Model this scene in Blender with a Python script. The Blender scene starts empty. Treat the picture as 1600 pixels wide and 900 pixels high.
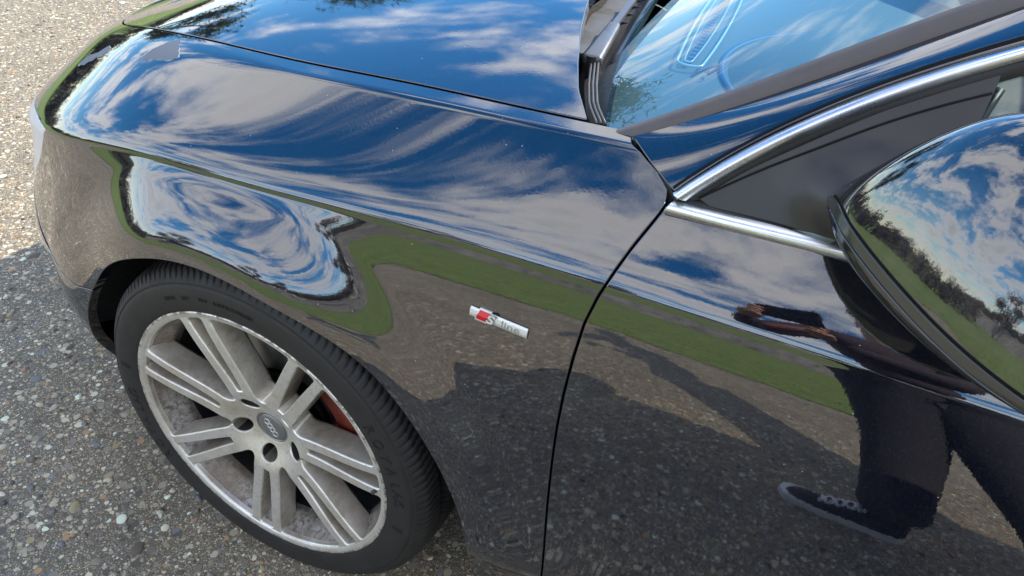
import bpy, bmesh, math, random
import numpy as np
from mathutils import Vector, Matrix
A = np.array
scene = bpy.context.scene
rng = np.random.default_rng(7)
random.seed(7)

def cspline(xs,ys):
    xs=A(xs,float);ys=A(ys,float);n=len(xs);h=np.diff(xs)
    M=np.zeros((n,n));b=np.zeros((n,)+ys.shape[1:])
    M[0,0]=M[-1,-1]=1
    for i in range(1,n-1):
        M[i,i-1]=h[i-1];M[i,i]=2*(h[i-1]+h[i]);M[i,i+1]=h[i]
        b[i]=6*((ys[i+1]-ys[i])/h[i]-(ys[i]-ys[i-1])/h[i-1])
    m=np.linalg.solve(M,b)
    def f(x):
        x=np.atleast_1d(np.asarray(x,float)); i=np.clip(np.searchsorted(xs,x)-1,0,n-2)
        H=h[i];a=(xs[i+1]-x)/H;c=(x-xs[i])/H
        if ys.ndim>1: H=H[:,None];a=a[:,None];c=c[:,None]
        return a*ys[i]+c*ys[i+1]+((a**3-a)*m[i]+(c**3-c)*m[i+1])*H*H/6
    return f
def smooth(a,b,x):
    t=np.clip((x-a)/(b-a),0,1); return t*t*(3-2*t)
# station u, crease point K(x,y,z), top guide G(x,y,z)
ST=[
(-1.62,-.870,0,.640,    -.780,0,.775),
(-1.33,-.858,-.27,.643, -.765,-.20,.775),
(-1.08,-.805,-.47,.650, -.722,-.345,.778),
(-.88,-.725,-.628,.664,  -.655,-.450,.790),
(-.70,-.612,-.730,.684,   -.575,-.522,.810),
(-.55,-.502,-.784,.708,   -.490,-.566,.832),
(-.40,-.388,-.818,.735,    -.385,-.610,.857),
(-.20,-.20,-.842,.770,   -.20,-.660,.885),
(0,0,-.857,.788,         0,-.700,.9065),
(.20,.20,-.865,.805,     .20,-.731,.929),
(.40,.40,-.875,.820,    .40,-.760,.9475),
(.60,.60,-.888,.831,     .60,-.775,.962),
(1.0,1.0,-.897,.836,     1.0,-.778,.972),
(1.6,1.6,-.900,.838,     1.6,-.778,.972),
(2.2,2.2,-.900,.848,     2.2,-.770,.975),
(2.8,2.8,-.885,.852,     2.8,-.740,.975),
(3.2,3.18,-.840,.850,    3.15,-.700,.970),
(3.5,3.45,-.750,.845,    3.38,-.62,.965),
(3.8,3.64,-.52,.84,      3.50,-.42,.965),
(4.3,3.72,0,.84,         3.56,0,.965)]
ST=A(ST)
Kf=cspline(ST[:,0],ST[:,1:4]); Gf=cspline(ST[:,0],ST[:,4:7])
ARC=(0.010,.283,.402)
PRM=dict(psi0=69.,psi_c=77.,th0=19.,thE=0.,L=.13,flA=.030,flw=.115,roll=.005,thW=14.)
def top_profile(w,h,ridge,nt=44,a=66.,ac=77.,c=9.):
    """returns (in,z) rows from K (0) to G (1). angle from horizontal"""
    t=np.linspace(0,1,nt)**1.0
    t=np.concatenate([np.linspace(0,.06,8)[:-1],np.linspace(.06,.78,18)[:-1],np.linspace(.78,.92,14)[:-1],np.linspace(.92,1,5)])
    def integ(b,S):
        m=b+(a-b)*np.exp(-t*S/.020)
        tr=.86; wd=.035*ridge+.28*(1-ridge)
        sm=smooth(tr-wd,tr+wd,t)
        ang=m*(1-sm)+c*sm
        ang=ang+(ac-a)*np.exp(-(t*S/PRM['roll'])**1.3)
        ang=np.radians(ang)
        dt=np.diff(t)*S
        ci=np.cos(ang);si=np.sin(ang)
        X=np.concatenate([[0],np.cumsum((ci[1:]+ci[:-1])/2*dt)]);Z=np.concatenate([[0],np.cumsum((si[1:]+si[:-1])/2*dt)])
        return X,Z
    q=A([35.,np.hypot(w,h)*1.05])
    for _ in range(12):
        X,Z=integ(*q);r=A([X[-1]-w,Z[-1]-h])
        if abs(r).max()<1e-7:break
        e=1e-4;J=np.zeros((2,2))
        for k in range(2):
            d=q.copy();d[k]+=e;X2,Z2=integ(*d);J[:,k]=(A([X2[-1]-w,Z2[-1]-h])-r)/e
        q=q-np.clip(np.linalg.solve(J,r),[-15,-.05],[15,.05])
    return X,Z
SS=np.concatenate([np.linspace(0,.006,5)[:-1],np.linspace(.006,.1,20)[:-1],np.linspace(.1,.64,62)])
def lower_profile(u,K,N):
    P=PRM
    x=K[0]
    th0=P['th0'];L=P['L']-.04*smooth(.25,.65,x)
    fr=smooth(-.30,-.55,u)           # nose: no tilt
    th0=th0*(1-fr)+3*fr
    zz=K[2]-SS
    th0=th0+P['thW']*smooth(-.34,-.12,x)*smooth(.27,.08,x)
    th=P['thE']+(th0-P['thE'])*np.exp(-SS/L)
    th=th-(P['psi_c']*0+90-P['psi_c']-0)*0
    # transition right at the crease from rolled-over edge
    th=th+((90-P['psi_c'])-th)*np.exp(-(SS/.0025)**2)
    out=np.concatenate([[0],np.cumsum((np.tan(np.radians(th[1:]))+np.tan(np.radians(th[:-1])))/2*np.diff(SS))])
    # rocker tuck under
    out=out-.055*smooth(.40,.20,zz)**1.3 + .008*np.exp(-((zz-.33)/.035)**2)*smooth(.30,.42,u)
    r=np.hypot(x-ARC[0],zz-ARC[1])
    up=smooth(.05,.35,zz)
    g=1-smooth(ARC[2]+.012,ARC[2]+P['flw'],r)
    flA=P['flA']*(1-.25*smooth(-.1,-.4,x))*(1-.6*smooth(.0,.33,x))
    out=out+flA*g*smooth(0,.03,SS)
    out=out+.055*smooth(0,.30,SS)*smooth(-.28,-.5,u)*smooth(.30,.52,zz)
    if x>1.5:
        r=np.hypot(x-2.754,zz-ARC[1]);g=1-smooth(ARC[2]+.012,ARC[2]+P['flw'],r);out=out+flA*g*smooth(0,.03,SS)
    return out,zz
def surf(us):
    """grid (len(us), nt, 3) from G through K to the rocker"""
    K=Kf(us);G=Gf(us); rows=[]
    d=Kf(us+1e-3)-Kf(us-1e-3); T=d[:,:2]/np.linalg.norm(d[:,:2],axis=1)[:,None]
    for i,u in enumerate(us):
        k,g=K[i],G[i]; w=np.hypot(*(g-k)[:2]); dirn=(g-k)[:2]/w
        ridge=smooth(-.35,0.05,u)
        X,Z=top_profile(w,g[2]-k[2],ridge,a=PRM['psi0'],ac=PRM['psi_c'])
        top=np.stack([k[0]+dirn[0]*X,k[1]+dirn[1]*X,k[2]+Z],1)[::-1]
        N=A([T[i,1],-T[i,0]])   # outward: T=+x -> N=(0,-1)
        o,zz=lower_profile(u,k,N)
        low=np.stack([k[0]+N[0]*o,k[1]+N[1]*o,zz],1)
        rows.append(np.concatenate([top,low[1:]]))
    return A(rows)
def normals(P):
    du=np.gradient(P,axis=0);dt=np.gradient(P,axis=1)
    n=np.cross(du,dt); n/=np.linalg.norm(n,axis=2)[...,None]+1e-12
    return n
DOORGAP = [(.954,.505),(.947,.525),(.937,.547),(.926,.562),(.916,.565),(.898,.557),(.873,.545),(.848,.535),(.819,.525),(.784,.517),(.739,.513),(.687,.510),(.634,.509),(.581,.510),(.501,.513),(.413,.518),(.36,.521),(.2,.525)]
BUMPGAP = [(-1.0,.56),(-.636,.56),(-.60,.538),(-.567,.522),(-.515,.508),(-.44,.506),(-.36,.506),(-.34,.510),(-.311,.516),(-.2,.52)]
LAMPEDGE = [(-.455,.74),(-.469,.723),(-.507,.679),(-.539,.642),(-.59,.60),(-.636,.56),(-.66,.3)]
LAMPEDGE = sorted(LAMPEDGE, key=lambda q: q[1])
BELTZ = .919
HOODBOW = .10
HOODREAR = [(-.80,.47),(-.76,.445),(-.70,.41),(-.635,.383),(-.53,.345),(-.437,.318),(-.314,.297),(-.15,.282),(0,.278)]
PEEL = [[(-.330,-.697),(-.321,-.676),(-.311,-.669),(-.302,-.659),(-.283,-.651),(-.235,-.703),(-.264,-.705),(-.283,-.701)],
        [(-.555,-.649),(-.537,-.634),(-.504,-.639),(-.483,-.629),(-.45,-.652),(-.464,-.656),(-.491,-.655),(-.52,-.661)]]
# ------------------------------------------------------------ camera
CAM = dict(F=1136.9, pos=(0.6788, -1.4978, 1.2694), yaw=0.3924, pitch=0.6250, roll=0.0882)
def cam_axes():
    y, p, r = CAM['yaw'], CAM['pitch'], CAM['roll']
    f = A([-math.sin(y)*math.cos(p), math.cos(y)*math.cos(p), -math.sin(p)])
    ri = A([math.cos(y), math.sin(y), 0.]); up = np.cross(ri, f)
    return ri*math.cos(r)+up*math.sin(r), -ri*math.sin(r)+up*math.cos(r), f
cd = bpy.data.cameras.new('camera'); cam = bpy.data.objects.new('camera', cd)
scene.collection.objects.link(cam); scene.camera = cam
_r, _u, _f = cam_axes()
cam.matrix_world = Matrix(((_r[0], _u[0], -_f[0], CAM['pos'][0]), (_r[1], _u[1], -_f[1], CAM['pos'][1]),
                           (_r[2], _u[2], -_f[2], CAM['pos'][2]), (0, 0, 0, 1)))
cd.sensor_width = 36; cd.lens = CAM['F']/1600*36; cd.clip_start = 0.02; cd.clip_end = 3000

# ------------------------------------------------------------ sky and sun
SUN = Vector((.50, .75, .70)).normalized()
elev = math.asin(SUN.z); azim = math.atan2(SUN.x, SUN.y)
world = bpy.data.worlds.new('World'); scene.world = world; world.use_nodes = True
wn = world.node_tree.nodes; wl = world.node_tree.links; wn.clear()
def N(nodes, typ, **kw):
    n = nodes.new(typ)
    for k, v in kw.items():
        if k == 'inp':
            for a, b in v.items(): n.inputs[a].default_value = b
        else: setattr(n, k, v)
    return n
def math_node(nodes, links, op, a, b=None, c=None, clamp=False):
    m = nodes.new('ShaderNodeMath'); m.operation = op; m.use_clamp = clamp
    for i, v in enumerate((a, b, c)):
        if v is None: continue
        if isinstance(v, (int, float)): m.inputs[i].default_value = v
        else: links.new(v, m.inputs[i])
    return m.outputs[0]
sky = N(wn, 'ShaderNodeTexSky', sky_type='NISHITA', sun_disc=False, sun_elevation=elev, sun_rotation=azim,
        altitude=500, air_density=1.0, dust_density=0.3, ozone_density=1.6)
tc = N(wn, 'ShaderNodeTexCoord')
sep = N(wn, 'ShaderNodeSeparateXYZ'); wl.new(tc.outputs['Generated'], sep.inputs[0])
zc = math_node(wn, wl, 'MAXIMUM', sep.outputs['Z'], 0.0)
zd = math_node(wn, wl, 'ADD', zc, 0.10)
px = math_node(wn, wl, 'DIVIDE', sep.outputs['X'], zd); py = math_node(wn, wl, 'DIVIDE', sep.outputs['Y'], zd)
comb = N(wn, 'ShaderNodeCombineXYZ'); wl.new(px, comb.inputs[0]); wl.new(py, comb.inputs[1])
mp = N(wn, 'ShaderNodeMapping'); wl.new(comb.outputs[0], mp.inputs[0])
mp.inputs['Location'].default_value = (3.1, 1.7, 0); mp.inputs['Rotation'].default_value = (0, 0, 0.5); mp.inputs['Scale'].default_value = (.75, 1.25, 1)
n1 = N(wn, 'ShaderNodeTexNoise', inp={'Scale': 1.6, 'Detail': 10.0, 'Roughness': .60, 'Distortion': .45}); wl.new(mp.outputs[0], n1.inputs['Vector'])
n2 = N(wn, 'ShaderNodeTexNoise', inp={'Scale': 5.2, 'Detail': 6.0, 'Roughness': .6, 'Distortion': .6}); wl.new(mp.outputs[0], n2.inputs['Vector'])
cl = math_node(wn, wl, 'MULTIPLY_ADD', n2.outputs[0], 0.30, n1.outputs[0])
low = N(wn, 'ShaderNodeMapRange', inp={1: .02, 2: .34, 3: .07, 4: 0.}); wl.new(zc, low.inputs[0])
cl = math_node(wn, wl, 'ADD', cl, low.outputs[0])
side_ = N(wn, 'ShaderNodeMapRange', inp={1: -.2, 2: 1.6, 3: .015, 4: -.065}); wl.new(py, side_.inputs[0]); cl = math_node(wn, wl, 'ADD', cl, side_.outputs[0])
ramp = N(wn, 'ShaderNodeValToRGB'); wl.new(cl, ramp.inputs[0])
ramp.color_ramp.elements[0].position = .585; ramp.color_ramp.elements[1].position = .77
ramp.color_ramp.interpolation = 'EASE'
ramp2 = N(wn, 'ShaderNodeValToRGB'); wl.new(cl, ramp2.inputs[0])
ramp2.color_ramp.elements[0].position = .70; ramp2.color_ramp.elements[0].color = (9.6, 9.2, 8.7, 1)
ramp2.color_ramp.elements[1].position = .92; ramp2.color_ramp.elements[1].color = (6.0, 5.85, 5.7, 1)
skysat = N(wn, 'ShaderNodeHueSaturation', inp={'Saturation': 1.42, 'Value': 1.18}); wl.new(sky.outputs[0], skysat.inputs['Color'])
mixc = N(wn, 'ShaderNodeMix', data_type='RGBA'); wl.new(math_node(wn, wl, 'MULTIPLY', ramp.outputs[0], .74), mixc.inputs[0]); wl.new(skysat.outputs[0], mixc.inputs[6]); wl.new(ramp2.outputs[0], mixc.inputs[7])
bg = N(wn, 'ShaderNodeBackground', inp={'Strength': 0.15}); wl.new(mixc.outputs[2], bg.inputs[0])
wo = N(wn, 'ShaderNodeOutputWorld'); wl.new(bg.outputs[0], wo.inputs[0])
sl = bpy.data.lights.new('sun', 'SUN'); sl.energy = 3.5; sl.angle = math.radians(.5); sl.color = (1, .92, .80)
sun = bpy.data.objects.new('sun', sl); scene.collection.objects.link(sun)
sun.rotation_euler = (-SUN).to_track_quat('-Z', 'Y').to_euler(); sun.location = (5, 8, 8)
scene.view_settings.view_transform = 'Standard'; scene.view_settings.look = 'None'
scene.view_settings.exposure = 1.0; scene.view_settings.gamma = 1.0
scene.render.engine = 'CYCLES'
scene.cycles.max_bounces = 10; scene.cycles.transparent_max_bounces = 12
scene.cycles.caustics_reflective = False; scene.cycles.caustics_refractive = False

# ------------------------------------------------------------ helpers
COL = scene.collection
def tag(o, label=None, cat=None, group=None, kind=None):
    if label: o['label'] = label
    if cat: o['category'] = cat
    if group: o['group'] = group
    if kind: o['kind'] = kind
    return o
def empty(name, loc=(0, 0, 0), parent=None):
    o = bpy.data.objects.new(name, None); COL.objects.link(o); o.location = loc; o.empty_display_size = .1
    if parent: o.parent = parent
    return o
def mesh_obj(name, V, Fc, mat=None, parent=None, nrm=None, smooth_=True, mats=None, midx=None):
    me = bpy.data.meshes.new(name)
    me.from_pydata([tuple(map(float, v)) for v in V], [], [tuple(map(int, f)) for f in Fc])
    for m in (mats or [mat]):
        if m: me.materials.append(m)
    if midx is not None: me.polygons.foreach_set('material_index', A(midx, dtype=np.int32))
    if smooth_: me.polygons.foreach_set('use_smooth', [True]*len(me.polygons))
    me.update()
    if nrm is not None: me.normals_split_custom_set_from_vertices([tuple(map(float, n)) for n in nrm])
    o = bpy.data.objects.new(name, me); COL.objects.link(o)
    if parent: o.parent = parent
    return o
def bm_obj(name, bm, mat, parent=None, smooth_=True, angle=None):
    bmesh.ops.recalc_face_normals(bm, faces=bm.faces[:])
    me = bpy.data.meshes.new(name); bm.to_mesh(me); bm.free()
    me.materials.append(mat)
    if smooth_:
        me.polygons.foreach_set('use_smooth', [True]*len(me.polygons))
        if angle: me.set_sharp_from_angle(angle=math.radians(angle))
    o = bpy.data.objects.new(name, me); COL.objects.link(o)
    if parent: o.parent = parent
    return o
def grid_faces(n, m, cu=False, cv=False):
    F = []
    for i in range(n if cu else n-1):
        for j in range(m if cv else m-1):
            F.append((i*m+j, ((i+1) % n)*m+j, ((i+1) % n)*m+(j+1) % m, i*m+(j+1) % m))
    return F
def sweep(path, prof, up=(0, 0, 1), closed=False, caps=True):
    """path (n,3); prof (m,2) or (n,m,2) in (side, up) axes -> V,F"""
    P = A(path, float); n = len(P); T = np.gradient(P, axis=0); T /= np.linalg.norm(T, axis=1)[:, None]+1e-12
    up = A(up, float)
    if up.ndim == 1: up = np.tile(up, (n, 1))
    S = np.cross(T, up); S /= np.linalg.norm(S, axis=1)[:, None]; U = np.cross(S, T)
    prof = A(prof, float)
    if prof.ndim == 2: prof = np.tile(prof, (n, 1, 1))
    m = prof.shape[1]
    V = (P[:, None]+S[:, None]*prof[..., :1]+U[:, None]*prof[..., 1:]).reshape(-1, 3)
    F = grid_faces(n, m, cv=True)
    if caps: F += [tuple(range(m)), tuple(range((n-1)*m, n*m))[::-1]]
    return V, F
def circle_prof(r, m=10): return [(r*math.cos(2*math.pi*k/m), r*math.sin(2*math.pi*k/m)) for k in range(m)]
def resample(pts, n):
    P = A(pts, float); d = np.concatenate([[0], np.cumsum(np.linalg.norm(np.diff(P, axis=0), axis=1))])
    return cspline(d, P)(np.linspace(0, d[-1], n))
def smooth_curve(pts, n, deg=4):
    P = A(pts, float); d = np.concatenate([[0], np.cumsum(np.linalg.norm(np.diff(P, axis=0), axis=1))]); d = d/d[-1]; w = np.ones(len(d)); w[0] = w[-1] = 6
    s = np.linspace(0, 1, n); return np.stack([np.polyval(np.polyfit(d, P[:, k], deg, w=w), s) for k in range(3)], 1)
def tube(name, pts, r, mat, parent=None, m=10, n=None, up=(0, 0, 1)):
    P = resample(pts, n) if n else A(pts, float)
    V, F = sweep(P, circle_prof(r, m), up)
    return mesh_obj(name, V, F, mat, parent)
def lathe(prof, m, mat, name, parent, phase=0.0, fn=None):
    """prof list (radius, c): wheel coordinates a,b in plane and c outwards"""
    V = []; prof = A(prof, float)
    for k in range(m):
        t = 2*math.pi*k/m+phase
        for r, c in prof: V.append((r*math.cos(t), r*math.sin(t), c))
    return V, grid_faces(m, len(prof), cu=True)
def add_box(bm, c, s, rot=None, bevel=0.0, seg=2):
    r = bmesh.ops.create_cube(bm, size=1.0)['verts']
    M = Matrix.Translation(c) @ (rot.to_4x4() if rot else Matrix.Identity(4)) @ Matrix.Diagonal((*s, 1))
    bmesh.ops.transform(bm, matrix=M, verts=r)
    if bevel:
        es = list({e for v in r for e in v.link_edges})
        bmesh.ops.bevel(bm, geom=es, offset=bevel, segments=seg, affect='EDGES', profile=.5)
def box_obj(name, c, s, mat, parent=None, rot=None, bevel=.002):
    bm = bmesh.new(); add_box(bm, Vector(c), s, rot, bevel); return bm_obj(name, bm, mat, parent, True, 40)

# ------------------------------------------------------------ materials
def pbsdf(name, base=(.5, .5, .5), rough=.5, metal=0.0, ior=1.5, coat=0.0, spec=.5):
    m = bpy.data.materials.new(name); m.use_nodes = True; nt = m.node_tree; b = nt.nodes['Principled BSDF']
    b.inputs['Base Color'].default_value = (*base, 1); b.inputs['Roughness'].default_value = rough
    b.inputs['Metallic'].default_value = metal; b.inputs['IOR'].default_value = ior
    b.inputs['Coat Weight'].default_value = coat; b.inputs['Coat Roughness'].default_value = .03
    b.inputs['Specular IOR Level'].default_value = spec
    return m, nt, b
def noise_rough(nt, b, lo, hi, scale=30, detail=5):
    t = N(nt.nodes, 'ShaderNodeTexCoord'); n = N(nt.nodes, 'ShaderNodeTexNoise', inp={'Scale': scale, 'Detail': detail})
    nt.links.new(t.outputs['Object'], n.inputs['Vector'])
    mr = N(nt.nodes, 'ShaderNodeMapRange', inp={1: .3, 2: .7, 3: lo, 4: hi}); nt.links.new(n.outputs[0], mr.inputs[0])
    nt.links.new(mr.outputs[0], b.inputs['Roughness']); return t, n
def bump(nt, b, src, strength, dist):
    bp = N(nt.nodes, 'ShaderNodeBump', inp={'Strength': strength, 'Distance': dist}); nt.links.new(src, bp.inputs['Height'])
    nt.links.new(bp.outputs[0], b.inputs['Normal']); return bp
def mixcol(nt, fac, c1, c2, blend='MIX'):
    m = N(nt.nodes, 'ShaderNodeMix', data_type='RGBA', blend_type=blend)
    for i, v in ((0, fac), (6, c1), (7, c2)):
        if isinstance(v, (tuple, list)): m.inputs[i].default_value = (*v, 1) if len(v) == 3 else v
        elif isinstance(v, (int, float)): m.inputs[i].default_value = v
        else: nt.links.new(v, m.inputs[i])
    return m.outputs[2]
MAT = {}
# black-blue metallic car paint: dark base with fine flakes under a hard glossy clear coat, light dust specks
m, nt, b = pbsdf('car_paint', (.0035, .004, .0075), .28, 0, 2.1)
t = N(nt.nodes, 'ShaderNodeTexCoord')
vf = N(nt.nodes, 'ShaderNodeTexVoronoi', inp={'Scale': 900.0}); nt.links.new(t.outputs['Object'], vf.inputs['Vector'])
hs = N(nt.nodes, 'ShaderNodeSeparateColor'); nt.links.new(vf.outputs['Color'], hs.inputs[0])
fl = math_node(nt.nodes, nt.links, 'POWER', hs.outputs[0], 6.0)
base = mixcol(nt, fl, (.004, .0045, .009), (.016, .019, .034))
dn = N(nt.nodes, 'ShaderNodeTexVoronoi', inp={'Scale': 95.0}); nt.links.new(t.outputs['Object'], dn.inputs['Vector'])
dsz = N(nt.nodes, 'ShaderNodeSeparateColor'); nt.links.new(dn.outputs['Color'], dsz.inputs[0])
sel = math_node(nt.nodes, nt.links, 'GREATER_THAN', dsz.outputs[1], .94)
near = math_node(nt.nodes, nt.links, 'LESS_THAN', dn.outputs['Distance'], .07)
spk = math_node(nt.nodes, nt.links, 'MULTIPLY', sel, near)
base = mixcol(nt, spk, base, (.35, .34, .32))
sz = N(nt.nodes, 'ShaderNodeSeparateXYZ'); nt.links.new(t.outputs['Object'], sz.inputs[0])
gz = N(nt.nodes, 'ShaderNodeMapRange', inp={1: .62, 2: .22, 3: .10, 4: 1.}); nt.links.new(sz.outputs[2], gz.inputs[0])
gn = N(nt.nodes, 'ShaderNodeTexNoise', inp={'Scale': 38.0, 'Detail': 10.0, 'Roughness': .75}); nt.links.new(t.outputs['Object'], gn.inputs['Vector'])
gr = N(nt.nodes, 'ShaderNodeMapRange', inp={1: .42, 2: .75, 3: .02, 4: .34}); nt.links.new(gn.outputs[0], gr.inputs[0])
grime = math_node(nt.nodes, nt.links, 'MULTIPLY', gz.outputs[0], gr.outputs[0]); base = mixcol(nt, grime, base, (.17, .15, .125)); nt.links.new(base, b.inputs['Base Color'])
du = N(nt.nodes, 'ShaderNodeTexNoise', inp={'Scale': 7.0, 'Detail': 8.0, 'Roughness': .7}); nt.links.new(t.outputs['Object'], du.inputs['Vector'])
rr = N(nt.nodes, 'ShaderNodeMapRange', inp={1: .35, 2: .75, 3: .012, 4: .05}); nt.links.new(du.outputs[0], rr.inputs[0])
rr2 = mixcol(nt, spk, rr.outputs[0], (.6, .6, .6)); nt.links.new(rr2, b.inputs['Roughness'])
b.inputs['Coat Weight'].default_value = 0.5; b.inputs['Coat IOR'].default_value = 1.7; b.inputs['Coat Roughness'].default_value = .012
op = N(nt.nodes, 'ShaderNodeTexNoise', inp={'Scale': 260.0, 'Detail': 2.0}); nt.links.new(t.outputs['Object'], op.inputs['Vector'])
bp = bump(nt, b, op.outputs[0], .035, .0004); nt.links.new(bp.outputs[0], b.inputs['Coat Normal'])
MAT['paint'] = m
def simple(key, base, rough, metal=0., ior=1.5, lo=None, hi=None, scale=40, bumpd=None):
    m, nt, b = pbsdf(key, base, rough, metal, ior)
    if lo is not None:
        t, n = noise_rough(nt, b, lo, hi, scale)
        c = mixcol(nt, n.outputs[0], tuple(x*.8 for x in base), tuple(min(1, x*1.2) for x in base)); nt.links.new(c, b.inputs['Base Color'])
        if bumpd: bump(nt, b, n.outputs[0], .5, bumpd)
    MAT[key] = m; return m
simple('black_void', (.006, .006, .006), .9)
simple('black_plastic', (.045, .041, .039), .34, lo=.28, hi=.42, scale=60)
simple('gloss_black', (.012, .012, .013), .08, ior=1.9)
simple('seal_rubber', (.03, .029, .028), .45, lo=.4, hi=.6, scale=90)
simple('gasket', (.12, .10, .09), .5, lo=.4, hi=.6, scale=70)
simple('chrome', (.95, .94, .92), .2, 1.0, lo=.22, hi=.34, scale=25)
simple('cowl_plastic', (.055, .054, .052), .55, lo=.4, hi=.7, scale=120, bumpd=.0006)
simple('silver_arm', (.15, .152, .16), .38, .4, lo=.3, hi=.5, scale=60)
simple('dash', (.145, .148, .14), .6, lo=.5, hi=.75, scale=300, bumpd=.0008)
simple('dash_dark', (.03, .10, .20), .6)
simple('cabin', (.13, .14, .14), .7, lo=.6, hi=.8, scale=40)
simple('leather_orange', (.45, .13, .03), .5)
simple('dark_metal', (.05, .048, .045), .5, .6, lo=.4, hi=.7, scale=50, bumpd=.0005)
simple('disc_metal', (.22, .21, .20), .35, .9, lo=.25, hi=.5, scale=30)
simple('caliper_red', (.22, .035, .02), .5, lo=.4, hi=.7, scale=60, bumpd=.0006)
simple('badge_silver', (.80, .80, .74), .22, .35)
simple('badge_red', (.75, .02, .02), .25)
simple('badge_grey', (.30, .30, .28), .4, .3)
simple('cap_grey', (.33, .325, .31), .35, .7)
simple('liner', (.012, .012, .012), .8, lo=.6, hi=.95, scale=50, bumpd=.002)
simple('strip_grey', (.10, .098, .092), .5, lo=.4, hi=.6, scale=60); simple('peel', (.13, .145, .17), .55, lo=.5, hi=.7, scale=50); simple('peel_edge', (.5, .5, .5), .5)
simple('mark_blue', (.01, .06, .16), .5); simple('dash_pale', (.85, .86, .82), .5, lo=.4, hi=.6)
simple('lens_smoke', (.05, .05, .04), .10, 0, 1.6)
simple('lens_grey', (.72, .74, .76), .12, 0, 1.5)
simple('shoe_black', (.012, .012, .013), .7); simple('shoe_white', (.88, .88, .87), .6)
simple('trouser', (.030, .029, .034), .9, lo=.8, hi=.95, scale=200, bumpd=.002)
simple('skin', (.55, .30, .21), .5); simple('jacket', (.05, .03, .035), .8, lo=.7, hi=.9, scale=100, bumpd=.002)
simple('stripe', (.16, .045, .035), .6); simple('hair', (.03, .02, .012), .6); simple('phone', (.02, .02, .022), .2)
def make_wheel_paint(key, clean, dusty, lo, hi):
    # wheel silver with dirt; the flank tones also hold painted slit shade
    m, nt, b = pbsdf('silver_'+key, (.62, .61, .58), .34, .7)
    t = N(nt.nodes, 'ShaderNodeTexCoord')
    n1_ = N(nt.nodes, 'ShaderNodeTexNoise', inp={'Scale': 9.0, 'Detail': 9.0, 'Roughness': .68}); nt.links.new(t.outputs['Object'], n1_.inputs['Vector'])
    n2_ = N(nt.nodes, 'ShaderNodeTexNoise', inp={'Scale': 140.0, 'Detail': 6.0, 'Roughness': .7}); nt.links.new(t.outputs['Object'], n2_.inputs['Vector'])
    f1 = N(nt.nodes, 'ShaderNodeMapRange', inp={1: lo, 2: hi, 3: 0., 4: .85}); nt.links.new(n1_.outputs[0], f1.inputs[0])
    f2 = N(nt.nodes, 'ShaderNodeMapRange', inp={1: .56, 2: .72, 3: 0., 4: .55}); nt.links.new(n2_.outputs[0], f2.inputs[0])
    c = mixcol(nt, f1.outputs[0], clean, dusty); c = mixcol(nt, f2.outputs[0], c, (.34, .28, .20)); nt.links.new(c, b.inputs['Base Color'])
    sx_ = N(nt.nodes, 'ShaderNodeSeparateXYZ'); nt.links.new(t.outputs['Object'], sx_.inputs[0])
    rad_ = math_node(nt.nodes, nt.links, 'SQRT', math_node(nt.nodes, nt.links, 'ADD', math_node(nt.nodes, nt.links, 'MULTIPLY', sx_.outputs[0], sx_.outputs[0]), math_node(nt.nodes, nt.links, 'MULTIPLY', sx_.outputs[1], sx_.outputs[1])))
    ed_ = N(nt.nodes, 'ShaderNodeMapRange', inp={1: .2475, 2: .2525, 3: 0., 4: 1.}); nt.links.new(rad_, ed_.inputs[0])
    n3_ = N(nt.nodes, 'ShaderNodeTexNoise', inp={'Scale': 55.0, 'Detail': 8.0, 'Roughness': .75}); nt.links.new(t.outputs['Object'], n3_.inputs['Vector'])
    e3_ = N(nt.nodes, 'ShaderNodeMapRange', inp={1: .47, 2: .56, 3: 0., 4: .85}); nt.links.new(n3_.outputs[0], e3_.inputs[0])
    c = mixcol(nt, math_node(nt.nodes, nt.links, 'MULTIPLY', ed_.outputs[0], e3_.outputs[0]), c, (.13, .10, .075)); nt.links.new(c, b.inputs['Base Color'])
    mr = N(nt.nodes, 'ShaderNodeMapRange', inp={1: .35, 2: .7, 3: .26, 4: .55}); nt.links.new(n1_.outputs[0], mr.inputs[0]); nt.links.new(mr.outputs[0], b.inputs['Roughness'])
    bump(nt, b, n2_.outputs[0], .15, .0008)
    MAT[key] = m
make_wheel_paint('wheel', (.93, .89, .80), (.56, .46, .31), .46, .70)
make_wheel_paint('wheel_flank_shade_dust', (.62, .575, .50), (.24, .18, .115), .40, .64)  # darker silver paints shade into the spoke slits, brown dust on top
# inner barrel of the wheel: wiped brake dust
m, nt, b = pbsdf('wheel_barrel', (.5, .48, .45), .45, .5)
t = N(nt.nodes, 'ShaderNodeTexCoord')
n1_ = N(nt.nodes, 'ShaderNodeTexNoise', inp={'Scale': 110.0, 'Detail': 8.0, 'Roughness': .7, 'Distortion': .4}); nt.links.new(t.outputs['Object'], n1_.inputs['Vector'])
n2_ = N(nt.nodes, 'ShaderNodeTexNoise', inp={'Scale': 5.0, 'Detail': 4.0, 'Roughness': .6}); nt.links.new(t.outputs['Object'], n2_.inputs['Vector'])
f1 = N(nt.nodes, 'ShaderNodeMapRange', inp={1: .42, 2: .62, 3: 0., 4: 1.}); nt.links.new(n1_.outputs[0], f1.inputs[0])
c = mixcol(nt, f1.outputs[0], (.46, .43, .39), (.15, .12, .09)); f2 = N(nt.nodes, 'ShaderNodeMapRange', inp={1: .45, 2: .6, 3: 0., 4: .8}); nt.links.new(n2_.outputs[0], f2.inputs[0])
c = mixcol(nt, f2.outputs[0], c, (.22, .17, .12)); nt.links.new(c, b.inputs['Base Color'])
MAT['barrel'] = m
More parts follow.
